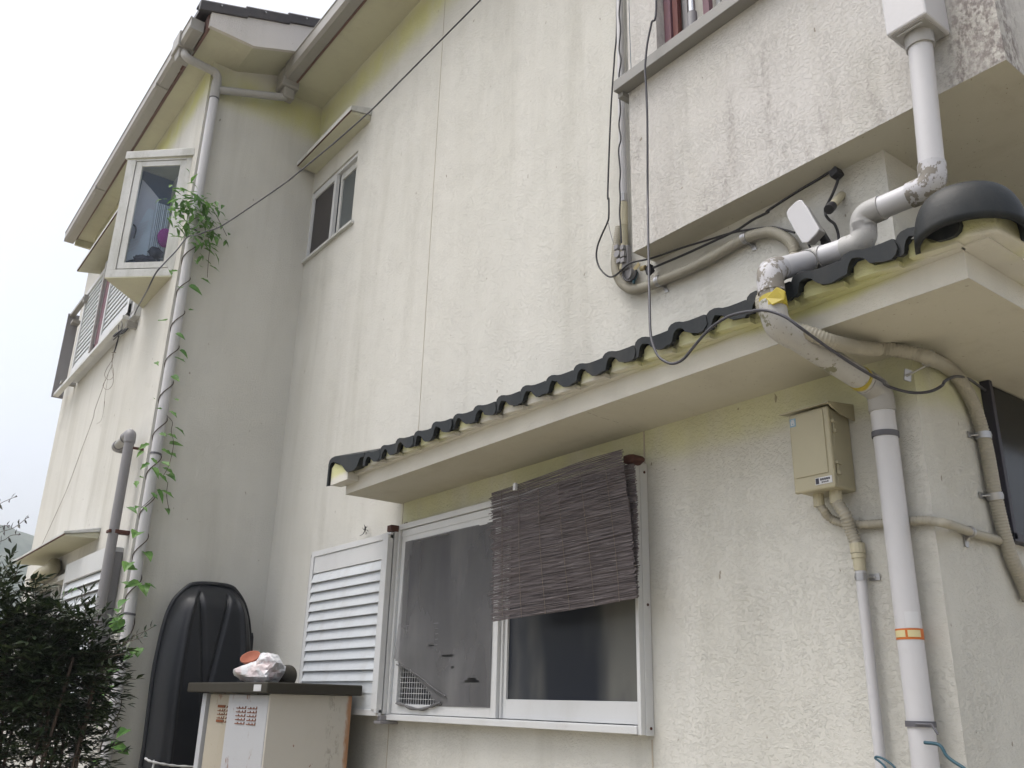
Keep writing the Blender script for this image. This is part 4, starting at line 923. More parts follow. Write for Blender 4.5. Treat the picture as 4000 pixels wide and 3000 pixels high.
# coil and looped wire hanging from the wing rail
hk = thing('wire_coil', 'black wire coil hanging from the shutter rail with long twine loops', 'wire', (-6.358,1.270,4.005))
def ringw(c, rx, rz, r, mat, n_=20, ph=0, tilt=0):
    c = Vector(c); g = G(); g.tube([c+Vector((math.cos(a)*rx, math.sin(a)*tilt, math.sin(a)*rz)) for a in [2*math.pi*k/n_+ph for k in range(n_+1)]], r, 6); part('loop', g, mat, hk)
ringw((-6.343,1.270,3.995), .075, .05, .0028, M_cable, tilt=.03); ringw((-6.205,1.270,3.971), .05, .022, .004, M_cable, tilt=.02); ringw((-6.401,1.265,4.017), .045, .025, .005, M_cable, tilt=.02); ringw((-6.344,1.260,4.000), .03, .03, .006, M_cable, tilt=.02)
for P in ([(-6.401,1.280,4.113),(-6.364,1.280,4.074),(-6.354,1.280,4.039)], [(-6.471,1.280,4.110),(-6.462,1.280,4.074),(-6.428,1.280,4.041)]): g = G(); g.tube(catmull(P, 5), .003, 6); part('hook', g, M_cable, hk)
g = G(); g.tube(catmull([(-6.407,1.280,4.007),(-6.421,1.280,3.958),(-6.439,1.280,3.916),(-6.461,1.280,3.893)], 5), .005, 8); part('stem', g, M_cable, hk); g = G(); g.tube([(-6.531,1.280,3.914), (-6.403,1.280,3.873)], .003, 6); part('stem', g, M_twine, hk)
for P in ([(-6.611,1.310,3.944),(-6.611,1.310,3.900),(-6.674,1.310,3.881),(-6.757,1.310,3.861),(-6.793,1.310,3.827),(-6.717,1.310,3.773),(-6.591,1.310,3.728),(-6.495,1.310,3.722),(-6.506,1.310,3.768),(-6.590,1.310,3.840),(-6.632,1.310,3.890),(-6.630,1.310,3.944)], [(-6.755,1.330,3.987),(-6.722,1.330,3.922),(-6.710,1.330,3.874),(-6.765,1.330,3.841),(-6.830,1.330,3.793),(-6.883,1.330,3.769),(-6.816,1.330,3.729),(-6.723,1.330,3.692),(-6.617,1.330,3.676),(-6.556,1.330,3.696),(-6.587,1.330,3.758),(-6.701,1.330,3.861)]):
    g = G(); g.tube(catmull(P, 6), .0016, 5); part('twine_loop', g, M_twine, hk)
g = G(); g.tube(catmull([(-6.886,1.340,3.816),(-7.135,1.380,3.826),(-7.371,1.400,3.713)]+[(-7.449,1.412,3.649),(-7.665,1.412,3.436),(-7.907,1.412,3.191),(-8.205,1.412,2.996),(-8.645,1.412,2.728)], 6), .0018, 5); part('twine', g, M_twine, hk)
g = G(); g.tube(catmull([(-6.826,1.340,3.844),(-7.060,1.390,3.836),(-7.052,1.390,3.749),(-7.001,1.390,3.631)]+[(-7.130,1.412,3.723),(-7.107,1.412,3.615),(-7.142,1.412,3.567),(-7.269,1.412,3.573)], 6), .0012, 5); part('twine', g, M_twine, hk)
cable('blue-green wire trailing off the fat white downpipe at the lower right', [(-1.242,2.200,1.537),(-1.205,2.200,1.533),(-1.191,2.200,1.511),(-1.176,2.200,1.499),(-1.153,2.200,1.486),(-1.129,2.200,1.468)], .0042, M_teal, name='wire', cat='wire')
cable('blue-green wire loop poking out between the two lower right pipes', [(-1.325,2.200,1.475),(-1.336,2.200,1.484),(-1.354,2.200,1.494),(-1.372,2.200,1.498),(-1.377,2.200,1.494),(-1.367,2.200,1.488),(-1.353,2.200,1.476),(-1.346,2.200,1.457)], .003, M_teal, name='wire', cat='wire')

# white tilted cover and pipe stub under the balcony
wc = thing('weather_cover', 'white rounded weather cover tilted on the wall under the balcony', 'cover', (-1.466,2.250,3.094))
g = G(); poly = [(-1.491,2.200,3.112),(-1.484,2.200,3.121),(-1.468,2.200,3.129),(-1.449,2.200,3.136),(-1.439,2.200,3.135),(-1.430,2.200,3.130),(-1.425,2.200,3.119),(-1.414,2.200,3.097),(-1.398,2.200,3.054),(-1.379,2.200,3.004),(-1.392,2.200,2.991),(-1.424,2.200,2.975),(-1.436,2.200,2.979),(-1.443,2.200,2.980),(-1.463,2.200,3.024),(-1.488,2.200,3.090)]
g.prism(poly, (0, .007, 0)); part('shell', g, M_pvc, wc, bev=.003)
g = G(); g.prism([(x, y+.008, z) for x, y, z in [(-1.481,2.200,3.107),(-1.467,2.200,3.121),(-1.440,2.200,3.126),(-1.430,2.200,3.117),(-1.383,2.200,3.005),(-1.426,2.200,2.980),(-1.441,2.200,2.985)]], (0, .035, 0)); part('shell_back', g, M_pvc2, wc, bev=.004)
g = G(); f = Vector((-1.408,2.262,3.010)); g.obox(f, (.012, 0, -.03), (0, .014, 0), (.010, 0, .004)); g.obox(f+Vector((-.008, -.01, .02)), (.006, 0, -.01), (0, .01, 0), (.006, 0, .004)); part('hinge', g, M_cable, wc, bev=.002)
g = G(); g.tube(catmull([(-1.455,2.250,3.006),(-1.451,2.250,2.989),(-1.440,2.250,2.970),(-1.420,2.250,2.962),(-1.407,2.250,2.973),(-1.408,2.250,2.986)], 5), .0035, 8); part('lead', g, M_cable, wc)
g = G(); a = Vector((-1.350,2.299,3.148)); b = Vector((-1.345,2.215,3.066)); g.tube([a, b], .0135, 16); part('pipe_stub', g, M_beigel, None, 'short mouldy pipe stub poking from the wall under the balcony', cat='pipe stub', base=a)
g = G(); g.tube([b+(a-b)*.18, b-(a-b)*.10], .0155, 14); part('tape_wrap', g, M_cable, None, 'black tape wrap on the end of the pipe stub', cat='tape', base=b)
g = G(); f = Vector((-2.820,2.135,2.429)); g.box(f.x-.008, f.x+.008, f.y-.003, f.y+.009, f.z-.016, f.z+.014); g.tube([f+Vector((0, -.005, -.002)), f+Vector((0, 0, -.002))], .004, 8); part('wall_hook', g, M_wlabel, None, 'small white hook on the wall at the top left corner of the reed blind', .001, cat='hook', base=f)

# ================================================================= REED BLIND
rb = thing('reed_blind', 'weathered grey reed blind hung crooked over the right half of the kitchen window', 'blind', (-2.58, 2.16, 2.2))
TL, TR, BR_, BL = Vector((-3.007,2.165,2.439)), Vector((-2.225,2.165,2.463)), Vector((-2.159,2.150,1.941)), Vector((-2.932,2.150,1.925)); BL = Vector((-2.930,2.150,1.905))
TL.x -= .028; BL.x -= .022
def blind_sheet(name, TL, TR, BR_, BL, n_, seed, label=None):
    rnd = random.Random(seed); g = G()
    for i in range(n_):
        t = i/(n_-1); a = TL.lerp(BL, t); b = TR.lerp(BR_, t); e0 = rnd.gauss(0, .006)-(.012 if rnd.random() < .12 else 0); e1 = rnd.gauss(0, .0025)
        if t < .08: e0 += .0
        L_ = (b-a); pts = []
        m_ = 7
        for k in range(m_+1):
            u = k/m_; p = a+L_*u; 
            edge = -.022*math.sin(min(1, t*6)*math.pi/2)*0
            sag = -.008*math.sin(u*math.pi)*(1-t)+.006*math.sin(u*7+seed)*(.4)
            top_curl = (.0+.018*max(0, 1-t*9))*math.sin(u*3.0)
            p = p+Vector((0, .010*math.sin(u*5+t*3+seed)+.0035*rnd.uniform(-1, 1)-top_curl, sag*.6))
            pts.append(p)
        d = L_.normalized(); pts[0] = pts[0]+d*e0; pts[-1] = pts[-1]+d*e1
        if rnd.random() < .04: pts[0] = pts[0]-d*.02+Vector((0, -.004, rnd.uniform(-.006, .006)))
        g.tube(pts, rnd.uniform(.0012, .0021), 5, True, smooth=False)
    return part(name, g, M_reed, rb, label)
blind_sheet('front_sheet', TL, TR, BR_, BL, 165, 1)
g2 = Vector((.045, .028, -.02)); blind_sheet('back_sheet', TL+Vector((.4, .03, -.02)), Vector((-2.198,2.190,2.413)), Vector((-2.163,2.170,1.944)), BL+Vector((.4, .03, .03)), 150, 2, 'folded back layer of the blind')
for u in (.10, .25, .42, .58, .74, .90):
    g = G(); a = TL.lerp(TR, u); b = BL.lerp(BR_, u); g.tube([a.lerp(b, k/12)+Vector((0, -.008+.010*math.sin(u*5+k/12*3+1), -.004)) for k in range(13)], .0009, 5); part('string', g, M_twine, rb)
g = G(); g.prism([(-2.262,2.200,2.457),(-2.235,2.200,2.458),(-2.214,2.200,2.455),(-2.204,2.200,2.446),(-2.207,2.200,2.435),(-2.218,2.200,2.431),(-2.230,2.200,2.425),(-2.259,2.200,2.426)], (0, .06, 0)); part('head_roll', g, M_rustd, rb, bev=.006)

# ================================================================= CABINET
cb = thing('storage_cabinet', 'rust-streaked beige steel cabinet with dark lid standing left of the kitchen window', 'cabinet', (-4.55, 1.95, 0))
CXa, CXb, CYa, CYb = -5.01, -4.123, 1.745, 2.165
g = G(); g.box(-5.15, -4.062, 1.700, 2.185, 1.619, 1.668); part('lid', g, M_cabtop, cb, bev=.006)
g = G(); g.box(CXb-.015, CXb, CYa, CYb, 0.02, 1.6185); part('side_panel', g, M_cab, cb, bev=.003)
g = G(); g.box(CXa, CXb-.015, CYa+.03, CYb, 0.02, 1.6185); part('body', g, M_cabb, cb)
g = G(); g.box(CXa, CXa+.06, CYa-.004, CYa+.03, .02, 1.615); part('edge_post', g, M_cabw, cb, bev=.002)
g = G(); g.box(CXa+.075, -4.60, CYa+.012, CYa+.024, .04, 1.612); part('door', g, M_cabb, cb, 'beige sliding door at the back with rusty vents', bev=.002)
g = G(); g.box(-4.63, CXb-.016, CYa-.002, CYa+.008, .04, 1.612); part('door', g, M_cabw, cb, 'pale sliding door in front with rusty vents', bev=.002)
def vent(x0, x1, yf, mat, solid_rows=()):
    g = G()
    for k in range(5):
        zc = 1.56-k*.0175
        if k in solid_rows: g.box(x0, x1, yf-.004, yf-.0005, zc-.012, zc)
        else:
            g.box(x0, x1, yf-.003, yf-.0005, zc-.012, zc-.0085); g.box(x1-.005, x1, yf-.003, yf-.0005, zc-.0085, zc)
            for u in (.3, .65): g.box(x0+(x1-x0)*u, x0+(x1-x0)*u+.004, yf-.003, yf-.0005, zc-.0085, zc-.003)
    part('vent', g, mat, cb)
vent(-4.80, -4.70, CYa+.012, M_rust, (0, 4)); vent(-4.685, -4.635, CYa+.012, M_rust)
vent(-4.51, -4.39, CYa-.002, M_rust); vent(-4.365, -4.255, CYa-.002, M_rust)
f = Vector((-4.164,1.700,1.642)); g = G(); g.box(f.x-.05, f.x+.035, 1.6975, 1.6995, 1.628, 1.657); part('sticker', g, M_wlabel, cb)
# things on the lid
bg_ = thing('plastic_bag', 'crumpled white plastic bag on the cabinet lid', 'bag', (-4.42, 1.82, 1.668))
def crumple(g, c, r, seed, n_=300):      # creased film: convex facets with folds pushed in and out
    rnd = random.Random(seed); bm = bmesh.new(); bmesh.ops.create_icosphere(bm, subdivisions=4, radius=1)
    cr = [(Vector((rnd.gauss(0, 1), rnd.gauss(0, 1), rnd.gauss(0, 1))).normalized(), rnd.uniform(.62, .98)) for _ in range(46)]
    for v in bm.verts:
        d = v.co.normalized(); k = min([h/max(.12, d.dot(n)) for n, h in cr if d.dot(n) > .12]+[1.15])
        k += .05*noise.noise(d*4+Vector((seed, 0, 0)))
        v.co = Vector((c[0]+d.x*r[0]*k, c[1]+d.y*r[1]*k, max(1.669, c[2]+d.z*r[2]*k)))
    bm.verts.ensure_lookup_table(); g.add([tuple(v.co) for v in bm.verts], [tuple(v.index for v in f.verts) for f in bm.faces], False); bm.free(); return g
part('bag', crumple(G(), (-4.43, 1.83, 1.715), (.180, .12, .095), 4), M_bag, bg_)
part('bag_top', crumple(G(), (-4.385, 1.83, 1.752), (.120, .095, .085), 9), M_bag, bg_)
g = G(); c = Vector((-4.52, 1.80, 1.788)); n_ = 24
def lathe(g, c, ax, prof, n_=28):
    ax = Vector(ax).normalized(); u = ax.orthogonal().normalized(); v = ax.cross(u); vs = []
    for r, h in prof:
        for k in range(n_): a = 2*math.pi*k/n_; vs.append(Vector(c)+ax*h+(u*math.cos(a)+v*math.sin(a))*r)
    g.add(vs, [(j*n_+k, j*n_+(k+1) % n_, (j+1)*n_+(k+1) % n_, (j+1)*n_+k) for j in range(len(prof)-1) for k in range(n_)], True); return g
lathe(g, (-4.555,1.800,1.789), (.35, -.45, .75), [(0, -.010), (.034, -.008), (.046, .006), (.050, .008), (.050, .002), (.038, -.014), (0, -.018)])
part('saucer', g, M_terra, None, 'terracotta saucer propped behind the white plastic bag', cat='saucer', base=(-4.555,1.800,1.789))
g = G(); lathe(g, (-4.443,1.930,1.708), (-.45, .6, -.25), [(0, -.03), (.045, -.03), (.06, .03), (.066, .032), (.064, .038), (.05, .03), (.04, -.02), (0, -.022)])
part('pot', g, M_cabtop, None, 'dark empty pot lying behind the white plastic bag', cat='pot', base=(-4.443,1.930,1.708))

# ================================================================= BLACK HULL leaning in the corner
hu = thing('plastic_sled', 'big black moulded plastic sled leaning upright in the inner corner', 'sled', (-5.35, 1.9, 0))
prof = [(-5.450,1.624,1.279),(-5.450,1.624,1.434),(-5.450,1.621,1.617),(-5.450,1.621,1.741),(-5.450,1.629,1.856),(-5.450,1.639,1.965),(-5.450,1.657,2.064),(-5.450,1.686,2.140),(-5.450,1.732,2.197),(-5.450,1.782,2.236),(-5.450,1.893,2.248),(-5.450,2.009,2.243),(-5.450,2.057,2.213),(-5.450,2.109,2.148),(-5.450,2.142,2.067),(-5.450,2.166,1.966),(-5.450,2.182,1.865)]
prof = [Vector(p) for p in prof]
yc0, yc1 = 1.62, 2.185
def hull_width(z):
    pass
rows = []
NZ, NY = 60, 64
# half-outline by height: left and right edges of the hull
left = prof[:10]; right = prof[10:]
def edge(lst, z, side):
    pts = sorted(lst, key=lambda p: p.z)
    if z <= pts[0].z: return pts[0].y
    for a, b in zip(pts, pts[1:]):
        if a.z <= z <= b.z: return a.y+(b.y-a.y)*(z-a.z)/max(1e-6, b.z-a.z)
    return pts[-1].y
zt_ = 2.243; g = G()
for i in range(NZ+1):
    t = i/NZ; z = .35+(zt_-.35)*(1-(1-t)**1.8)
    if z < 1.28: yl = 1.624; yr = 2.185
    else: yl = edge(left, z, 0); yr = edge(right, z, 1)
    if z > 2.236: yl = max(yl, 1.79); yr = min(yr, 2.0)
    tz = (z-.35)/(zt_-.35)
    for j in range(NY+1):
        u = j/NY; y = yl+(yr-yl)*u; e = min(u, 1-u)*(yr-yl)
        endz = max(0, (zt_-z))
        rim = .035
        k = min(1, e/.085); k2 = min(1, endz/.16)
        hgt = .13*(1-(1-k)**2)*(1-(1-k2)**2) if True else 0
        # moulded ribs: a V and two edge grooves
        yc = (yl+yr)/2; v_ = max(0, (z-1.62)/.52); grv = 0
        for yy in (1.88-.075*v_, 1.895+.075*v_):
            grv -= .022*math.exp(-((y-yy)/.010)**2)*(1 if 1.55 < z < 2.17 else 0)
        for ff in (.19, .84): grv += .020*math.exp(-((u-ff)/.022)**2)*(k2)
        lean = .10*(1-tz)
        g.v.append((-5.56+hgt+grv+lean, y, z))
for i in range(NZ):
    for j in range(NY):
        a = i*(NY+1)+j; g.f.append((a, a+1, a+NY+2, a+NY+1)); g.sm.append(True)
part('hull', g, M_black, hu, solid=.006)
g = G(); rim_pts = [Vector((-5.47, 1.612, .35)), Vector((-5.50, 1.612, .9))]+[Vector((-5.56+.10*(1-(p.z-.35)/(zt_-.35))+.004, p.y, p.z)) for p in prof]+[Vector((-5.49, 2.19, .9)), Vector((-5.47, 2.19, .35))]
g.tube(catmull(rim_pts, 4), .015, 8); part('rim', g, M_black, hu)
g = G(); P = catmull([(-5.420,1.613,1.272),(-5.360,1.625,1.261),(-5.330,1.679,1.249),(-5.320,1.753,1.238),(-5.300,1.848,1.233),(-5.300,1.926,1.231)], 6); g.tube(P, [.006+.0015*math.sin(i*1.6) for i in range(len(P))], 8); g.tube(catmull([(-5.360,1.640,1.267),(-5.355,1.644,1.250),(-5.350,1.640,1.227),(-5.350,1.646,1.192)], 5), .006, 8); 
part('rope', g, M_rope, None, 'white rope tied round the foot of the black sled', cat='rope', base=(-5.35, 1.7, 1.28))

# duct under the wing hood
g = G(); P = [(-7.765,1.400,2.534),(-7.503,1.340,2.467),(-7.454,1.310,2.438),(-7.598,1.300,2.437),(-7.796,1.310,2.428),(-8.125,1.360,2.419)]; P = resample(P, .008)
g.tube(P, [.055-.006*(i % 4 == 0) for i in range(len(P))], 14); part('duct', g, M_boxb, None, 'wrinkled beige air hose bent under the hood of the ground-floor wing window', cat='hose', base=P[0])

# ================================================================= PLANTS
def leaf(g, p, d, up, L, W, kind='lance', curl=.15):
    d = d.normalized(); s_ = d.cross(up)
    s_ = s_.normalized() if s_.length > 1e-4 else d.orthogonal().normalized(); n_ = s_.cross(d)
    if kind == 'lance': sh = [(0, 0), (.2, .5), (.45, .95), (.7, .6), (1, 0)]
    elif kind == 'heart': sh = [(0, 0), (-.08, .6), (.12, 1.0), (.45, .85), (.75, .4), (1, 0)]
    else: sh = [(0, 0), (.18, .7), (.35, .55), (.55, .9), (.75, .35), (1, 0)]
    mid = [p+d*(L*t)-n_*(curl*L*t*t) for t, w_ in sh]; o = len(g.v)
    vs = list(mid); fs = []; m_ = len(sh)
    for sg in (1, -1):
        for i in range(1, m_-1): vs.append(mid[i]+s_*(sg*W*sh[i][1])+n_*(W*.35*sh[i][1]))
    for sg in range(2):
        b = m_+sg*(m_-2)
        for i in range(m_-1):
            a0, a1 = i, i+1; e0 = b+i-1 if i > 0 else None; e1 = b+i if i < m_-2 else None
            f = [a0, a1]+([e1] if e1 is not None else [])+([e0] if e0 is not None else [])
            if len(f) >= 3: fs.append(tuple(f) if sg == 0 else tuple(f[::-1]))
    g.add(vs, fs, False)
vn = thing('climbing_vine', 'green leafy vine twining up the slim downpipe with a bushy top', 'vine', (-5.63, 1.40, 0))
rnd = random.Random(11)
g = G(); zt1 = (-5.600,1.443,4.565)[2]; P = []
z = .1; a = 0
while z < zt1+.15:
    P.append(Vector((LX+math.cos(a)*(RL+.004), LY+math.sin(a)*(RL+.004), z))); a += .42; z += .0165 if z > 2.0 else .03
g.tube(P, .0032, 6); part('stem', g, M_stem, vn)
g = G()
lf = [(-5.500,1.277,4.634),(-5.500,1.297,4.703),(-5.500,1.325,4.670),(-5.500,1.350,4.706),(-5.500,1.376,4.743),(-5.500,1.412,4.766),(-5.500,1.453,4.755),(-5.500,1.495,4.735),(-5.550,1.543,4.750),(-5.550,1.572,4.715),(-5.500,1.336,4.595),(-5.500,1.376,4.637),(-5.500,1.433,4.676),(-5.550,1.496,4.687),(-5.500,1.357,4.559),(-5.500,1.410,4.561),(-5.550,1.472,4.633),(-5.580,1.536,4.643),(-5.600,1.587,4.680),(-5.500,1.352,4.488),(-5.500,1.377,4.523),(-5.500,1.488,4.511),(-5.580,1.566,4.600),(-5.600,1.602,4.568),(-5.520,1.342,4.450),(-5.580,1.553,4.471),(-5.580,1.580,4.445),(-5.600,1.645,4.431),(-5.600,1.589,4.377),(-5.600,1.633,4.348),(-5.600,1.585,4.236),(-5.500,1.479,4.300),(-5.550,1.534,4.304),(-5.520,1.364,4.202),(-5.500,1.332,4.176),(-5.500,1.411,4.093),(-5.550,1.521,4.129),(-5.550,1.513,3.976),(-5.550,1.473,3.784),(-5.550,1.512,3.674),(-5.550,1.489,3.628),(-5.500,1.333,3.833),(-5.500,1.341,3.552),(-5.550,1.487,3.494)]
lf += [(-5.500,1.371,3.316),(-5.550,1.508,3.356),(-5.500,1.401,3.259),(-5.550,1.499,3.270),(-5.600,1.571,3.186),(-5.500,1.445,3.108),(-5.580,1.522,3.133),(-5.600,1.565,3.086),(-5.500,1.356,3.017),(-5.500,1.337,2.963),(-5.550,1.499,3.018),(-5.600,1.552,3.023),(-5.500,1.423,2.936),(-5.500,1.486,2.932),(-5.480,1.376,2.895),(-5.550,1.526,2.905),(-5.500,1.446,2.875),(-5.480,1.369,2.815),(-5.450,1.333,2.776),(-5.500,1.485,2.846),(-5.550,1.552,2.873),(-5.500,1.496,2.733),(-5.500,1.456,2.727),(-5.550,1.541,2.763),(-5.450,1.362,2.635),(-5.500,1.416,2.640),(-5.450,1.334,2.611),(-5.600,1.578,2.668),(-5.500,1.393,2.493),(-5.580,1.499,2.389),(-5.500,1.371,2.305),(-5.500,1.393,2.288)]
lf += [(-5.500,1.376,2.198),(-5.500,1.421,2.196),(-5.550,1.501,2.191),(-5.550,1.532,2.207),(-5.450,1.368,2.087),(-5.450,1.350,2.047),(-5.420,1.360,2.014),(-5.420,1.339,1.988),(-5.420,1.360,1.977),(-5.420,1.332,1.956),(-5.450,1.362,1.935),(-5.420,1.427,1.794),(-5.420,1.459,1.827),(-5.450,1.493,1.823),(-5.420,1.349,1.712),(-5.420,1.371,1.725),(-5.420,1.341,1.616),(-5.420,1.368,1.634),(-5.400,1.372,1.546),(-5.400,1.335,1.486),(-5.500,1.494,1.402),(-5.500,1.489,1.325),(-5.500,1.517,1.301),(-5.400,1.355,1.263)]
base_pts = lf
for i, p in enumerate(lf):
    p = Vector(p); ax = Vector((LX, LY, p.z)); out = (p-ax); out.z = 0
    out = out.normalized() if out.length > .01 else Vector((1, 0, 0))
    d = (out*rnd.uniform(.5, 1)+Vector((rnd.uniform(-.5, .7), rnd.uniform(-.9, .9), -rnd.uniform(.15, .6)))).normalized()
    near = p.z < 2.6; L_ = rnd.uniform(.055, .10)*(1.1 if near else 1)
    leaf(g, p-d*L_*.4, d, Vector((rnd.uniform(.2, .9), rnd.uniform(-.6, .3), rnd.uniform(.5, 1))), L_, L_*(.36 if near else .27), 'heart' if near or rnd.random() < .3 else 'lobed', rnd.uniform(0, .4))
cen = [((-5.500,1.383,4.692), .13), ((-5.550,1.476,4.715), .14), ((-5.580,1.541,4.663), .11), ((-5.520,1.383,4.534), .12), ((-5.580,1.542,4.547), .09), ((-5.520,1.427,4.763), .12), ((-5.480,1.325,4.626), .09)]
for c, r in cen:
    c = Vector(c)
    for k in range(30):
        p = c+Vector((rnd.gauss(0, .4)*r*.7, rnd.gauss(0, .55)*r, rnd.gauss(0, .6)*r)); p.x = max(p.x, XI+.03)
        d = Vector((rnd.uniform(-.4, 1), rnd.uniform(-1, 1), rnd.uniform(-.8, .1))).normalized(); L_ = rnd.uniform(.045, .085)
        leaf(g, p, d, Vector((rnd.uniform(-.1, .7), rnd.uniform(-.5, .3), 1)), L_, L_*rnd.uniform(.18, .28), 'lance', rnd.uniform(0, .5))
part('leaves', g, M_vine, vn, kind=None)
for P in ([(-5.580,1.543,4.592),(-5.580,1.576,4.470),(-5.580,1.583,4.367),(-5.600,1.598,4.258)], [(-5.580,1.560,4.761),(-5.620,1.631,4.705),(-5.650,1.701,4.634)], [(-5.550,1.468,3.244),(-5.570,1.514,3.213),(-5.570,1.516,3.153),(-5.580,1.545,3.078),(-5.550,1.529,2.935),(-5.520,1.492,2.843)], [(-5.500,1.462,2.728),(-5.500,1.429,2.681),(-5.480,1.390,2.637)], [(-5.600,1.552,2.838),(-5.600,1.557,2.759),(-5.600,1.585,2.669)]):
    g = G(); g.tube(catmull(P, 5), .002, 5); part('tendril', g, M_stem, vn)

# nandina shrub in the near left corner
def pinnate(g, gs, p, d, L, nlf, rnd, ls, mat=None):
    d = d.normalized(); q_ = p; up = Vector((0, 0, 1)); side = d.cross(up).normalized() if d.cross(up).length > .05 else Vector((1, 0, 0)); pts = [p]
    for k in range(nlf):
        t = (k+1)/nlf; q_ = p+d*(L*t)+Vector((0, 0, -.18*L*t*t)); pts.append(q_)
        for sg in ((-1, 1) if k < nlf-1 else (-1, 0, 1)):
            dd = (d*.8+side*sg*.9+Vector((rnd.uniform(-.2, .2), rnd.uniform(-.2, .2), rnd.uniform(-.15, .4)))).normalized()
            l_ = ls*rnd.uniform(.75, 1.2); leaf(g, q_, dd, Vector((rnd.uniform(-.5, .5), rnd.uniform(-.5, .5), 1)), l_, l_*.17, 'lance', rnd.uniform(0, .25))
    if gs is not None: gs.tube(pts, .0013, 4)
nd = thing('shrub', 'dense dark evergreen shrub with small pointed leaves filling the lower left corner', 'shrub', (-4.2, .8, 0))
g = G(); gs = G(); rnd = random.Random(5)
lobes = [((-4.226, 0.683, 1.688), (0.22, 0.22, 0.209), 250), ((-4.14, 0.813, 1.662), (0.19, 0.19, 0.1805), 190), ((-4.364, 0.421, 1.817), (0.24, 0.24, 0.22799999999999998), 150), ((-4.286, 0.749, 1.445), (0.26, 0.26, 0.247), 240), ((-4.059, 0.879, 1.733), (0.1, 0.1, 0.095), 50), ((-4.135, 0.877, 1.566), (0.13, 0.13, 0.1235), 70), ((-4.419, 0.51, 1.545), (0.3, 0.3, 0.285), 160), ((-4.133, 0.725, 1.826), (0.12, 0.12, 0.11399999999999999), 70), ((-4.215, 0.564, 1.909), (0.14, 0.14, 0.133), 80), ((-4.064, 0.924, 1.646), (0.09, 0.09, 0.08549999999999999), 35), ((-4.245, 0.877, 1.322), (0.2, 0.2, 0.19), 110), ((-4.011, 0.878, 1.841), (0.06, 0.06, 0.056999999999999995), 18)]
for c, r, n_ in lobes:
    c = Vector(c)
    for k in range(int(n_*1.9)):
        while True:
            v = Vector((rnd.uniform(-1, 1), rnd.uniform(-1, 1), rnd.uniform(-1, 1)))
            if .25 < v.length < 1: break
        p = c+Vector((v.x*r[0], v.y*r[1], v.z*r[2])); d = Vector((v.x+rnd.uniform(-.6, .6), v.y+rnd.uniform(-.6, .6), v.z*.5+rnd.uniform(-.2, .5)))
        pinnate(g, gs if k % 3 == 0 else None, p, d, rnd.uniform(.07, .13), 3, rnd, .046)
part('leaves', g, M_nand, nd); 
for k in range(16):
    a = rnd.uniform(0, 6.28); b0 = Vector((-4.2+rnd.uniform(-.3, .3), .8+rnd.uniform(-.2, .2), 0)); t0 = Vector(lobes[k % len(lobes)][0])+Vector((rnd.uniform(-.15, .15), rnd.uniform(-.15, .15), 0))
    gs.tube(catmull([b0, b0.lerp(t0, .5)+Vector((rnd.uniform(-.06, .06), rnd.uniform(-.06, .06), 0)), t0], 5), [.009]*5+[.006]*6, 6)
part('stems', gs, M_stem, nd)
# loose sprigs of the shrub against the sky and the downpipe
def sprig(f_pts, nl, ls, mat):
    g = G(); gs2 = G(); P = catmull(f_pts, 6); gs2.tube(P, .0012, 5); m_ = len(P)
    for k in range(nl):
        p = P[int((k+.7)/nl*(m_-1))]; d0 = (P[-1]-P[0]).normalized()
        for sg in (-1, 1):
            if rnd.random() < .25: continue
            dd = (d0*.6+Vector((0, 0, sg*.8))+Vector((rnd.uniform(-.4, .4), rnd.uniform(-.4, .4), rnd.uniform(-.3, .5)))); l_ = ls*rnd.uniform(.7, 1.2); leaf(g, p, dd, Vector((rnd.uniform(-1, 1), -1, rnd.uniform(-.2, .8))), l_, l_*.2, 'lance', .1)
    leaf(g, P[-1], P[-1]-P[-2], Vector((0, -1, .4)), ls, ls*.2)
    part('sprig_leaves', g, mat, nd); part('sprig_stem', gs2, M_stem, nd)
sprig([(-4.306,0.500,2.318),(-4.138,0.500,2.319),(-3.964,0.500,2.306),(-3.773,0.500,2.289)], 2, .03, M_nandp)
sprig([(-4.121,0.500,2.178),(-3.963,0.500,2.180),(-3.796,0.500,2.166),(-3.643,0.500,2.155),(-3.510,0.500,2.154),(-3.408,0.500,2.156)], 5, .026, M_nandp)
sprig([(-4.181,0.500,2.223),(-3.991,0.500,2.202),(-3.878,0.500,2.194),(-3.790,0.500,2.182)], 3, .026, M_nandp)
sprig([(-4.027,0.500,2.148),(-3.802,0.500,2.131),(-3.683,0.500,2.131),(-3.507,0.500,2.113)], 3, .026, M_nandp)
sprig([(-3.750,0.950,1.754),(-3.653,0.950,1.776),(-3.587,0.950,1.795),(-3.491,0.950,1.807),(-3.396,0.950,1.815),(-3.333,0.950,1.824)], 5, .032, M_nand)
sprig([(-4.042,0.950,1.776),(-3.884,0.950,1.780),(-3.704,0.950,1.782),(-3.582,0.950,1.786),(-3.427,0.950,1.794)], 6, .036, M_nand)
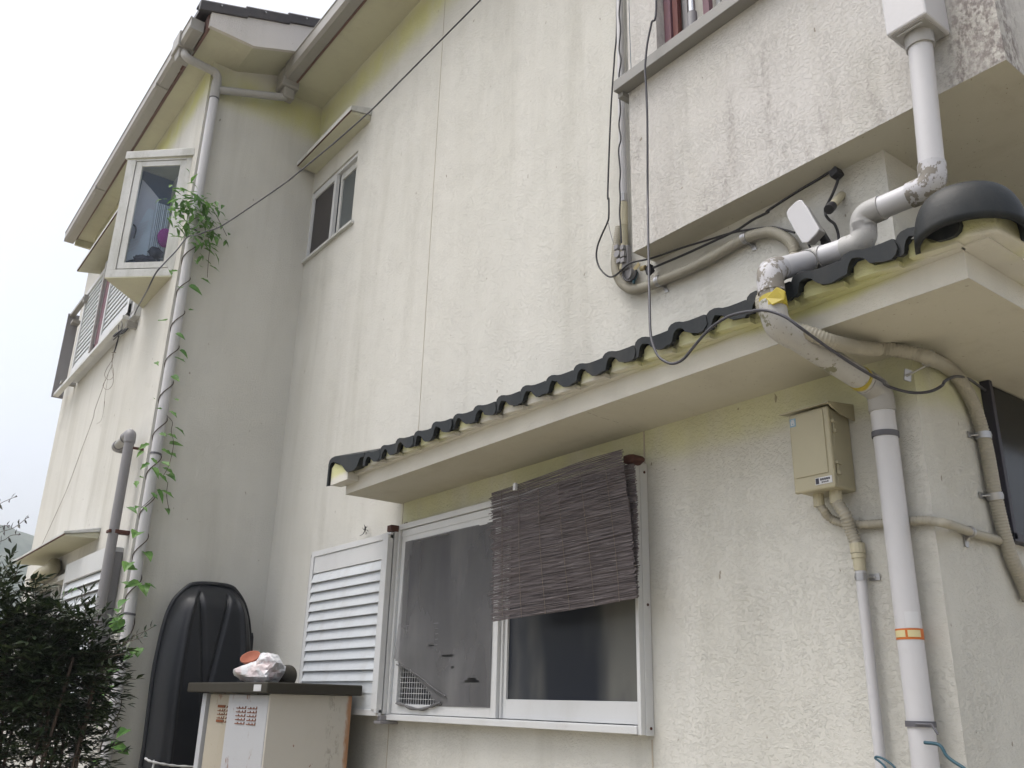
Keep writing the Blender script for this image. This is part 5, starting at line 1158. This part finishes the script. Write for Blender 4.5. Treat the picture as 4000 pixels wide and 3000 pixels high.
sprig([(-4.053,0.950,1.713),(-3.919,0.950,1.728),(-3.789,0.950,1.738),(-3.632,0.950,1.742)], 5, .036, M_nand)
sprig([(-4.628,0.950,1.980),(-4.516,0.950,2.009),(-4.383,0.950,2.029),(-4.329,0.950,2.040)], 5, .036, M_nand)
sprig([(-4.470,0.950,1.949),(-4.361,0.950,1.973),(-4.231,0.950,1.988)], 5, .036, M_nand)
sprig([(-5.060,0.950,2.025),(-4.873,0.950,2.046),(-4.692,0.950,2.059)], 4, .042, M_vine)

# spider beside the shutter
sp_ = Vector((-4.332,2.270,2.473)); g = G(); blob(g, sp_, (.006, .005, .010), 10, 8); blob(g, sp_+Vector((.001, 0, .012)), (.004, .004, .005), 8, 6)
for P in ([(-4.352,2.280,2.481),(-4.359,2.280,2.493),(-4.364,2.280,2.504)], [(-4.350,2.280,2.481),(-4.336,2.280,2.485),(-4.329,2.280,2.491)], [(-4.353,2.280,2.471),(-4.362,2.280,2.459),(-4.378,2.280,2.452),(-4.406,2.280,2.450)], [(-4.347,2.280,2.468),(-4.334,2.280,2.458),(-4.338,2.280,2.448)], [(-4.372,2.290,2.478),(-4.389,2.290,2.483),(-4.399,2.290,2.493)], [(-4.367,2.290,2.477),(-4.343,2.290,2.473),(-4.333,2.290,2.465)], [(-4.362,2.285,2.470),(-4.367,2.285,2.464),(-4.380,2.285,2.460)]):
    g.tube(catmull(P, 4), .0016, 5)
part('spider', g, M_cable, None, 'long-legged dark spider on the wall just above the kitchen shutter', cat='spider', base=sp_)

# ---------------------------------------------------------------- haze between here and the hills
g = G(); g.box(-625, 625, -625, 625, -3, 95)
hm = bpy.data.materials.new("haze"); hm.use_nodes = True; t_ = hm.node_tree; t_.nodes.clear()
o_ = t_.nodes.new('ShaderNodeOutputMaterial'); pv = t_.nodes.new('ShaderNodeVolumePrincipled')
pv.inputs['Color'].default_value = (.90, .94, 1, 1); pv.inputs['Density'].default_value = .0018; pv.inputs['Anisotropy'].default_value = .2
t_.links.new(pv.outputs[0], o_.inputs['Volume'])
part("haze", g, hm, kind='stuff')
